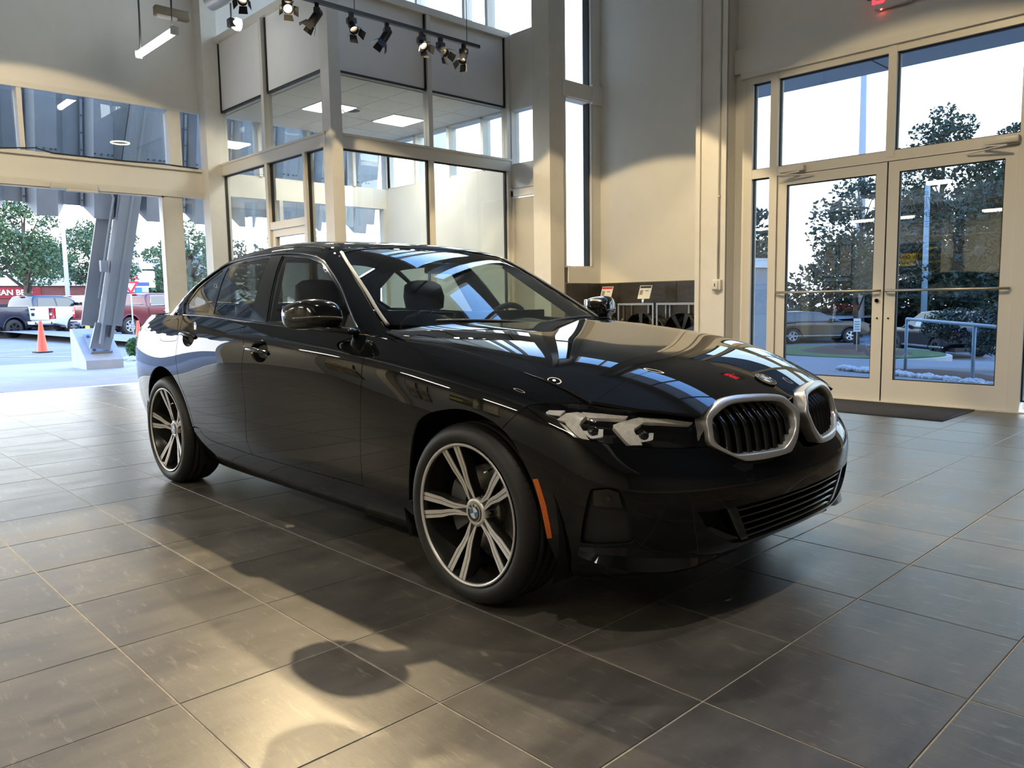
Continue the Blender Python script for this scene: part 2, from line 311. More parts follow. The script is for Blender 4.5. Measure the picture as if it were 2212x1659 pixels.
# ---- door wall
m = MB(); m.box((-3.1, 5.62, 3.60), (6.2, 5.80, 6.9)); m.box((-3.1, 5.62, 9.6), (6.2, 5.80, CEIL)); m.box((-3.1, 5.62, 6.9), (-2.6, 5.80, 9.6)); m.box((-2.76, 5.56, 3.60), (6.2, 5.63, 3.86)); m.box((1.25, 5.62, 0), (1.45, 5.8, 3.6)); m.box((-2.76, 5.60, 0), (-2.60, 5.76, 3.60))
m.build('wall_entrance', wallm, kind='structure')
w9 = boxo('window_9', (-2.6, 5.64, 6.9), (6.0, 5.76, 6.95), alu, kind='structure')
for k in range(6):
    x = -2.6 + 1.43 * k; boxo('mullion', (x - .04, 5.63, 6.95), (x + .04, 5.77, 9.6), alu, w9); boxo('glass_pane', (x + .04, 5.70, 6.95), (x + 1.39, 5.706, 9.6), pane, w9)
boxo('trim_7', (-2.66, 5.55, 3.53), (1.3, 5.63, 3.60), trimm, kind='structure')
YF0, YF1 = 5.585, 5.70
w7 = MB().box((-2.62, YF0, 0), (-2.52, YF1, 3.54)).box((-2.52, YF0 + .002, 3.46), (1.25, YF1 - .002, 3.54)).box((-2.52, YF0 + .002, 2.42), (1.25, YF1 - .002, 2.52)).build('window_7', alu, kind='structure')
for x, w in ((-2.26, .045), (-1.02, .04), (.15, .05), (1.2, .05)):
    boxo('mullion', (x - w, YF0 - .004, 0 if abs(x + 1.02) > .1 else 2.46), (x + w, YF1 + .003, 3.537), alu, w7)
for a, b, z0, z1 in ((-2.52, -2.305, .10, 2.42), (-2.52, -2.305, 2.52, 3.46), (-2.215, -1.06, 2.52, 3.46), (-.98, .10, 2.52, 3.46), (.2, 1.15, .1, 2.42), (.2, 1.15, 2.52, 3.46)):
    boxo('glass_pane', (a - .005, 5.64, z0 - .005), (b + .005, 5.648, z1 + .005), epane, w7)
    g = MB()
    for q in ((a, z0, a + .012, z1), (b - .012, z0, b, z1), (a, z0, b, z0 + .012), (a, z1 - .012, b, z1)): g.box((q[0], 5.625, q[1]), (q[2], 5.66, q[3]))
    g.build('gasket', gasket, w7)
bronze = mat('push_bar_metal', (.50, .45, .36), .3, .9)
for nm, a, b, hinge in (('door_1', -2.21, -1.045, 'l'), ('door_2', -1.03, .095, 'r')):
    y0, y1 = 5.60, 5.66
    d = MB().box((a, y0, .012), (b, y1, .235)).box((a, y0, 2.31), (b, y1, 2.415)).box((a, y0, .235), (a + .105, y1, 2.31)).box((b - .105, y0, .235), (b, y1, 2.31)).build(nm, alu, kind='structure')
    g0, g1 = a + .105, b - .105
    boxo('glass_pane', (g0 - .005, 5.626, .23), (g1 + .005, 5.634, 2.315), epane, d)
    g = MB()
    for q in ((g0, .235, g0 + .010, 2.31), (g1 - .010, .235, g1, 2.31), (g0, .235, g1, .245), (g0, 2.30, g1, 2.31)): g.box((q[0], 5.612, q[1]), (q[2], 5.648, q[3]))
    g.build('gasket', gasket, d)
    MB().tube([(a + .02, 5.575, 1.14), (a + .03, 5.545, 1.14), (b - .03, 5.545, 1.14), (b - .02, 5.575, 1.14)], .0135, 10).build('push_bar', bronze, d)
    hx = a + .16 if hinge == 'l' else b - .16; s = 1 if hinge == 'l' else -1
    MB().rbox((hx - .11, 5.52, 2.435), (hx + .17, 5.585, 2.495), .008).build('door_closer', alu, d)
    MB().bar((hx + s * .12, 5.53, 2.43), (hx - s * .10, 5.46, 2.405), .022, .012).bar((hx - s * .10, 5.46, 2.405), (hx + s * .26, 5.57, 2.385), .02, .01).build('closer_arm', alu, d)
    if nm == 'door_1':
        l_ = MB(); l_.lathe([(0, 0), (.018, 0), (.020, .006), (.020, .018)], 20, 'y'); l_.v = [(x + b - .055, 5.60 - y, z + 1.04) for x, y, z in l_.v]; l_.build('lock_cylinder', bronze, d)
    for zz in (.86,):
        l_ = MB(); l_.lathe([(0, 0), (.008, 0), (.009, .006)], 12, 'y'); cx = b - .05 if nm == 'door_1' else a + .045; l_.v = [(x + cx, 5.60 - y, z + zz) for x, y, z in l_.v]; l_.build('lock_cylinder', bronze, d)
boxo('trim_8', (-1.044, 5.61, .012), (-1.031, 5.64, 2.415), gasket, kind='structure')
boxo('trim_9', (-2.25, 5.56, 0), (1.2, 5.75, .012), alu, kind='structure')
# etched shop lettering on the outside of the right leaf, so it reads backwards from in here
etch = mat('etched_vinyl', (.50, .53, .53), .7)
d2 = bpy.data.objects['door_2']; yv = 5.637
lettering('Rick', .15, (-.22, yv, 2.15), (-1, 0, .10), (.10, 0, 1), etch, d2, extrude=.0005, shear=.35)
for off in (0,):
    cu = bpy.data.curves.new('outline', 'FONT'); cu.body = 'Hendrick'; cu.size = .285; cu.align_x = 'CENTER'; cu.align_y = 'CENTER'; cu.fill_mode = 'NONE'; cu.bevel_depth = .0022; cu.bevel_resolution = 0; cu.resolution_u = 4; cu.shear = .25; cu.space_character = .86
    o = bpy.data.objects.new('outline', cu); COL.objects.link(o); me = bpy.data.meshes.new_from_object(o.evaluated_get(bpy.context.evaluated_depsgraph_get())); bpy.data.objects.remove(o, do_unlink=True); bpy.data.curves.remove(cu)
    x_ = Vector((-1, 0, .03)).normalized(); u_ = Vector((.03, 0, 1)).normalized(); z_ = x_.cross(u_); me.transform(Matrix(((x_[0], u_[0], z_[0], -.43), (x_[1], u_[1], z_[1], yv), (x_[2], u_[2], z_[2], 1.985), (0, 0, 0, 1)))); link_mesh('lettering', me, etch, d2)
lettering('CHRYSLER DODGE JEEP RAM', .064, (-.43, yv, 1.862), (-1, 0, .02), (.0, 0, 1), etch, d2, extrude=.0005, shear=.2)
lettering('DULUTH', .064, (-.36, yv, 1.70), (-1, 0, .01), (.0, 0, 1), etch, d2, extrude=.0005, shear=.2)
for z, a, b in ((1.80, -.80, -.10), (1.775, -.80, -.10), (1.75, -.80, -.10), (1.655, -.80, -.05)): boxo('etched_line', (a, yv - .0005, z), (b, yv + .0005, z + .004), etch, d2)

# ---- walls that close the room behind the camera (they show in the panes and in the paintwork)
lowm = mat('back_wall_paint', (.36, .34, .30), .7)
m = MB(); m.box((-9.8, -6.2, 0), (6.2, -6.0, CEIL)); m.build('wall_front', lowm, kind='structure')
dkm = mat('dark_unseen_wall', (.10, .10, .10), .6, noise=(2, (.12, .12, .12), 3))  # unseen walls, dark tone made up to dim the grille and bumper reflections
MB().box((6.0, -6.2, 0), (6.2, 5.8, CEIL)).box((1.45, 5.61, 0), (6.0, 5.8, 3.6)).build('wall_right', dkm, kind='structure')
boxo('trim_10', (-9.6, -6.0, 2.95), (6.0, -3.6, 3.25), ceilm, kind='structure')

# ================================================================ glass office in the corner
office = empty('glass_office', (-6.43, 2.5, 0), label='two-level glass office box with aluminium mullions and white header panels in the far corner', cat='office')
def oz(m): m.v = [(x + 6.43, y - 2.5, z) for x, y, z in m.v]; return m
def ob(name, a, b, material): return oz(MB().box(a, b)).build(name, material, office)
hp = mat('header_panel', (.78, .77, .75), .5, noise=(2, (.75, .74, .72), 2))
XA, YB, XB, YE = -6.43, 2.50, -9.40, 5.56
ob('corner_post', (XA - .06, YB - .03, 0), (XA + .13, YB + .13, 10.2), trimm)
# face along x (towards the camera's left)
for nm, x, w, z0, z1 in (('mullion', XB, .035, 0, 4.92), ('mullion', -7.99, .035, 0, 4.92), ('mullion', -6.98, .03, 0, 3.0)):
    ob(nm, (x - w, YB - .03, z0), (x + w, YB + .09, z1), alu)
for z0, z1 in ((2.99, 3.16), (4.87, 4.96)): ob('transom', (XB, YB - .035, z0), (XA, YB + .09, z1), alu)
ob('transom', (XB, YB - .045, 3.135), (XA, YB + .0, 3.165), alu); ob('transom', (-7.99, YB - .02, 2.10), (-6.98, YB + .08, 2.20), alu)
for a, b in ((XB, -8.02), (-7.955, XA - .06)):
    ob('header_panel', (a + .02, YB + .02, 3.92), (b - .01, YB + .05, 4.87), hp); ob('gasket', (a + .035, YB + .005, 3.895), (b - .0, YB + .03, 3.92), gasket)
    ob('gasket', (a + .035, YB + .0, 3.92), (a + .055, YB + .03, 4.87), gasket); ob('glass_pane', (a + .03, YB + .03, 3.16), (b - .0, YB + .036, 3.90), pane)
for a, b, z0, z1 in ((XB + .03, -8.03, .12, 2.99), (-7.95, -7.01, 2.2, 2.99), (-6.95, XA - .06, .12, 2.99)):
    ob('glass_pane', (a, YB + .03, z0), (b, YB + .036, z1), pane)
    for q in (a, b - .014): ob('gasket', (q, YB + .012, z0), (q + .014, YB + .05, z1), gasket)
    ob('gasket', (a, YB + .012, z1 - .014), (b, YB + .05, z1), gasket)
ob('door_frame', (-7.94, YB - .0, 0), (-7.86, YB + .07, 2.10), alu); ob('door_frame', (-7.08, YB - .0, 0), (-7.02, YB + .07, 2.10), alu); ob('door_frame', (-7.86, YB, 2.0), (-7.08, YB + .07, 2.10), alu)
ob('door_glass', (-7.86, YB + .03, .1), (-7.08, YB + .036, 2.0), pane)
# face along y
for y, w, z0, z1 in ((4.07, .035, 0, 4.92), (YE - .04, .04, 0, 4.92)): ob('mullion', (XA - .09, y - w, z0), (XA + .03, y + w, z1), alu)
for z0, z1 in ((2.99, 3.16), (4.87, 4.96)): ob('transom', (XA - .09, YB + .1, z0), (XA + .035, YE, z1), alu)
ob('transom', (XA, YB + .1, 3.135), (XA + .05, YE, 3.165), alu)
for a, b in ((YB + .13, 4.035), (4.105, YE - .08)):
    ob('header_panel', (XA - .05, a + .01, 3.92), (XA - .02, b - .02, 4.87), hp); ob('gasket', (XA - .03, a, 3.895), (XA - .005, b, 3.92), gasket); ob('gasket', (XA - .03, b - .022, 3.92), (XA, b, 4.87), gasket)
    ob('glass_pane', (XA - .036, a, 3.16), (XA - .03, b, 3.90), pane); ob('glass_pane', (XA - .036, a, .12), (XA - .03, b, 2.99), pane)
    ob('gasket', (XA - .05, b - .02, .12), (XA - .012, b, 2.99), gasket); ob('gasket', (XA - .05, a, 2.972), (XA - .012, b, 2.99), gasket)
ob('sill_rail', (XA - .09, YB, 0), (XA + .03, YE, .12), alu); ob('sill_rail', (XB, YB - .03, 0), (-7.94, YB + .09, .12), alu)
ob('office_roof', (XB - .2, YB + .05, 4.80), (XA - .04, YE, 4.86), hp)
# acoustic ceiling inside, tile by tile
actile = mat('acoustic_tile', (.66, .63, .56), .85, noise=(120, (.58, .55, .49), 2))
grid_ = oz(MB().box((XB - .2, YB + .06, 3.90), (XA - .05, YE, 3.93))).build('ceiling_grid', actile, office)
for i in range(5):
    for j in range(5):
        x, y = XA - .1 - .605 * (i + 1), YB + .12 + .605 * j
        if (i, j) in ((2, 1), (2, 3)): continue
        b_ = min(y + .597, YE - .02)
        if b_ > y + .05: oz(MB().box((x + .008, y, 3.888), (x + .605, b_, 3.905))).build('ceiling_tile', actile, grid_)
opal = mat('lit_diffuser', (.9, .9, .88), .4, emit=(1, .95, .86), estr=9)
for i, j, lab in ((2, 1, 'square lit ceiling panel inside the office, behind the corner post'), (2, 3, 'square lit ceiling panel inside the office, right of the round vent')):
    x, y = XA - .1 - .605 * (i + 1), YB + .12 + .605 * j
    t = empty('ceiling_light', (x + .3, y + .3, 3.88), label=lab, cat='ceiling light', group='lit panels in the office ceiling')
    MB().box((-.30, -.30, 0), (.30, .30, .02)).build('frame', trimm, t); MB().box((-.275, -.275, -.004), (.275, .275, .004)).build('diffuser', opal, t)
    l = lamp('office_panel_lamp', 'AREA', (x + .3, y + .3, 3.86), 26, (1, .93, .80), (x + .3, y + .3, 0), (.55, .55))
v = empty('ceiling_vent', (-7.93, 3.83, 3.88), label='round dark air vent in the office ceiling between the lit panels', cat='vent')
MB().lathe([(.15, 0), (.14, -.012), (.12, -.004), (.12, .01)], 32).build('vent_ring', trimm, v); MB().lathe([(.0, -.004), (.11, -.002)], 24).build('vent_throat', gasket, v)

# ---------------------------------------------------------------- smooth car surfaces (x forward, half width w, z up)
def bs_basis(u, n):
    """cubic clamped uniform B-spline weights, u in [0,n-1] -> (len(u), n)"""
    u = np.atleast_1d(np.asarray(u, float)); k = 3
    t = np.clip(u / (n - 1), 0, 1) * (n - 3)
    kn = np.concatenate([[0] * 3, np.arange(n - 2), [n - 3] * 3]).astype(float)
    N = np.zeros((len(t), n + 3))
    idx = np.minimum(np.floor(t).astype(int), n - 4)
    N[np.arange(len(t)), idx + 3] = 1.0
    for d in range(1, k + 1):
        M = np.zeros_like(N)
        for i in range(n + 3 - d):
            a = kn[i + d] - kn[i]; b = kn[i + d + 1] - kn[i + 1] if i + d + 1 < len(kn) else 0
            if a > 0: M[:, i] += (t - kn[i]) / a * N[:, i]
            if b > 0: M[:, i] += (kn[i + d + 1] - t) / b * N[:, i + 1]
        N = M
    return N[:, :n]

def spl(xs, ys):
    """natural cubic spline through points"""
    xs = np.array(xs, float); ys = np.array(ys, float); n = len(xs); h = np.diff(xs)
    A = np.eye(n); r = np.zeros(n)
    for i in range(1, n - 1):
        A[i, i - 1:i + 2] = [h[i - 1], 2 * (h[i - 1] + h[i]), h[i]]
        r[i] = 6 * ((ys[i + 1] - ys[i]) / h[i] - (ys[i] - ys[i - 1]) / h[i - 1])
    m = np.linalg.solve(A, r)
    def f(x):
        x = np.asarray(x, float); i = np.clip(np.searchsorted(xs, x) - 1, 0, n - 2)
        a = (xs[i + 1] - x); b = (x - xs[i]); hh = h[i]
        return m[i] * a ** 3 / (6 * hh) + m[i + 1] * b ** 3 / (6 * hh) + (ys[i] / hh - m[i] * hh / 6) * a + (ys[i + 1] / hh - m[i + 1] * hh / 6) * b
    return f

# belt net: rows = stations from the tail centre round the side to the nose centre, columns = from the sill up
#         t0 bottom          t1                t2               t3               t4               t5              t6 shoulder      t7               t8 top edge
BELT = [
 [(-3.84,.00,.25),(-3.88,.00,.28),(-3.90,.00,.38),(-3.92,.00,.50),(-3.90,.00,.66),(-3.88,.00,.80),(-3.88,.00,.93),(-3.90,.00,1.02),(-3.86,.00,1.06)],
 [(-3.82,.35,.25),(-3.86,.36,.28),(-3.88,.37,.38),(-3.90,.38,.50),(-3.88,.38,.66),(-3.86,.38,.80),(-3.86,.38,.93),(-3.87,.37,1.015),(-3.83,.36,1.055)],
 [(-3.72,.60,.25),(-3.77,.62,.28),(-3.80,.645,.38),(-3.83,.67,.50),(-3.82,.67,.66),(-3.80,.68,.80),(-3.79,.67,.92),(-3.78,.64,.99),(-3.75,.61,1.04)],
 [(-3.55,.72,.24),(-3.57,.745,.28),(-3.60,.775,.38),(-3.62,.80,.50),(-3.62,.81,.66),(-3.61,.815,.80),(-3.60,.80,.91),(-3.58,.765,.98),(-3.56,.70,1.035)],
 [(-3.25,.78,.23),(-3.25,.80,.26),(-3.25,.84,.36),(-3.25,.865,.49),(-3.25,.88,.65),(-3.25,.878,.79),(-3.25,.862,.90),(-3.25,.825,.975),(-3.25,.755,1.04)],
 [(-2.85,.80,.22),(-2.85,.83,.25),(-2.85,.87,.35),(-2.85,.893,.47),(-2.85,.907,.62),(-2.85,.905,.76),(-2.85,.888,.89),(-2.85,.86,.965),(-2.85,.805,1.04)],
 [(-2.350,0.790,0.170),(-2.350,0.822,0.200),(-2.350,0.866,0.310),(-2.350,0.884,0.450),(-2.350,0.891,0.620),(-2.350,0.896,0.770),(-2.350,0.897,0.885),(-2.350,0.875,0.955),(-2.350,0.832,1.035)],
 [(-1.900,0.785,0.165),(-1.900,0.818,0.195),(-1.900,0.863,0.300),(-1.900,0.878,0.440),(-1.900,0.887,0.620),(-1.900,0.894,0.770),(-1.900,0.899,0.875),(-1.900,0.880,0.940),(-1.900,0.845,1.015)],
 [(-1.400,0.785,0.165),(-1.400,0.818,0.195),(-1.400,0.863,0.300),(-1.400,0.878,0.440),(-1.400,0.887,0.610),(-1.400,0.894,0.755),(-1.400,0.900,0.860),(-1.400,0.882,0.925),(-1.400,0.848,0.985)],
 [(-0.900,0.785,0.165),(-0.900,0.818,0.195),(-0.900,0.863,0.300),(-0.900,0.879,0.440),(-0.900,0.889,0.600),(-0.900,0.895,0.740),(-0.900,0.899,0.845),(-0.900,0.882,0.908),(-0.900,0.842,0.968)],
 [(-0.450,0.790,0.165),(-0.450,0.824,0.195),(-0.450,0.870,0.300),(-0.450,0.892,0.440),(-0.450,0.902,0.600),(-0.450,0.901,0.725),(-0.450,0.895,0.825),(-0.450,0.865,0.895),(-0.450,0.798,0.948)],
 [(-.00,.79,.165),(.00,.825,.195),(.00,.868,.30),(.00,.895,.44),(.00,.908,.59),(.00,.910,.70),(.00,.893,.795),(.00,.852,.855),(.00,.785,.893)],
 [(.32,.77,.165),(.33,.802,.195),(.335,.845,.30),(.335,.868,.44),(.33,.882,.57),(.325,.880,.67),(.32,.862,.745),(.315,.825,.790),(.31,.765,.825)],
 [(.53,.73,.175),(.56,.77,.205),(.575,.805,.30),(.58,.82,.43),(.57,.82,.54),(.545,.805,.63),(.525,.785,.69),(.50,.75,.735),(.465,.703,.775)],
 [(.675,.58,.205),(.71,.615,.228),(.725,.635,.31),(.735,.65,.43),(.735,.66,.535),(.692,.632,.598),(.675,.62,.66),(.65,.595,.705),(.615,.562,.746)],
 [(.765,.34,.242),(.795,.36,.260),(.812,.37,.32),(.822,.385,.43),(.826,.39,.508),(.782,.372,.556),(.768,.37,.64),(.748,.36,.69),(.713,.347,.735)],
 [(.782,.12,.25),(.815,.12,.268),(.832,.12,.325),(.838,.12,.43),(.845,.12,.498),(.80,.12,.546),(.805,.12,.63),(.79,.12,.69),(.765,.12,.735)],
 [(.782,.00,.25),(.815,.00,.268),(.832,.00,.325),(.838,.00,.43),(.845,.00,.498),(.80,.00,.546),(.805,.00,.63),(.79,.00,.69),(.765,.00,.737)],
]
BELT = np.array(BELT)
def belt(s, t):
    s = np.atleast_1d(s); t = np.atleast_1d(t)
    A = bs_basis(s, BELT.shape[0]); B = bs_basis(t, BELT.shape[1])
    return np.einsum('pi,pj,ijk->pk', A, B, BELT)

# hood: z over (x, |y|) as a tensor B-spline; rows along x, columns outward
HX = [-.80, -.62, -.40, -.15, .08, .28, .45, .58, .68, .76, .81]
HY = [0, .14, .28, .42, .56, .68, .77, .84]
HZ = [
 [1.022,1.022,1.021,1.020,1.014,1.003,.990,.975],
 [1.008,1.008,1.008,1.008,1.001,.989,.972,.952],
 [.990,.990,.991,.993,.983,.968,.945,.915],
 [.968,.968,.970,.973,.961,.941,.914,.875],
 [.942,.942,.944,.947,.933,.910,.880,.835],
 [.912,.912,.913,.914,.896,.868,.840,.805],
 [.878,.877,.876,.868,.840,.800,.773,.745],
 [.836,.835,.831,.815,.778,.738,.71,.68],
 [.790,.789,.783,.762,.722,.68,.65,.62],
 [.748,.746,.737,.712,.67,.625,.59,.56],
 [.715,.712,.700,.672,.62,.55,.49,.42]]
HX = np.array(HX); HY = np.array(HY); HZ = np.array(HZ)
def hood(u, v):
    u = np.atleast_1d(u); v = np.atleast_1d(v)
    A = bs_basis(u, len(HX)); B = bs_basis(v, len(HY))
    return np.stack([A @ HX, B @ HY, np.einsum('pi,pj,ij->p', A, B, HZ)], 1)

# greenhouse: implicit smooth intersection of side glass and top profile, polar about (w=0,z=.90)
_zc = spl([-4.0,-3.86,-3.6,-3.38,-3.22,-3.0,-2.75,-2.5,-2.25,-1.9,-1.6,-1.36,-1.1,-.8,-.55,-.3],
          [1.045,1.055,1.065,1.075,1.125,1.255,1.352,1.412,1.440,1.450,1.434,1.394,1.284,1.124,.985,.850])
def _crown(x): return .05 + .075 / (1 + np.exp(-(x + 1.25) / .10))
def _gw(x, z):
    dz = z - .97
    f = np.where(x > -1.7, .055 * ((x + 1.7) / .95) ** 2, .060 * ((x + 1.7) / 1.15) ** 2)
    return .846 - f - .40 * dz - .36 * dz * np.abs(dz)
def _F(x, w, z):
    a = (w - _gw(x, z)) * .86
    b = (z - (_zc(x) - _crown(x) * w * w)) * .93
    k = .045
    m = np.maximum(a, b)
    return m + k * np.log(np.exp((a - m) / k) + np.exp((b - m) / k)) - k * .0
def green(x, th):
    """th: 0 horizontal outward .. 1 straight up"""
    x = np.atleast_1d(np.asarray(x, float)); th = np.atleast_1d(np.asarray(th, float))
    z0 = np.where(x < -3.0, .80, .86); c, s = np.cos(th * np.pi / 2), np.sin(th * np.pi / 2)
    lo = np.full(x.shape, .0); hi = np.full(x.shape, 1.4)
    for _ in range(46):
        m = (lo + hi) / 2; v = _F(x, m * c, z0 + m * s)
        hi = np.where(v > 0, m, hi); lo = np.where(v > 0, lo, m)
    return np.stack([x, lo * c, z0 + lo * s], 1)
# kidney plane: x over (y,z)
_kx = spl([.40,.50,.56,.62,.67,.71,.735,.755,.775], [.832,.838,.836,.828,.817,.802,.787,.768,.742])
def kidney(y, z):
    y = np.atleast_1d(np.asarray(y, float)); z = np.atleast_1d(np.asarray(z, float))
    return np.stack([_kx(z) - .46 * y * y, y, z], 1)
SURF = dict(belt=belt, hood=hood, green=green, kidney=kidney)

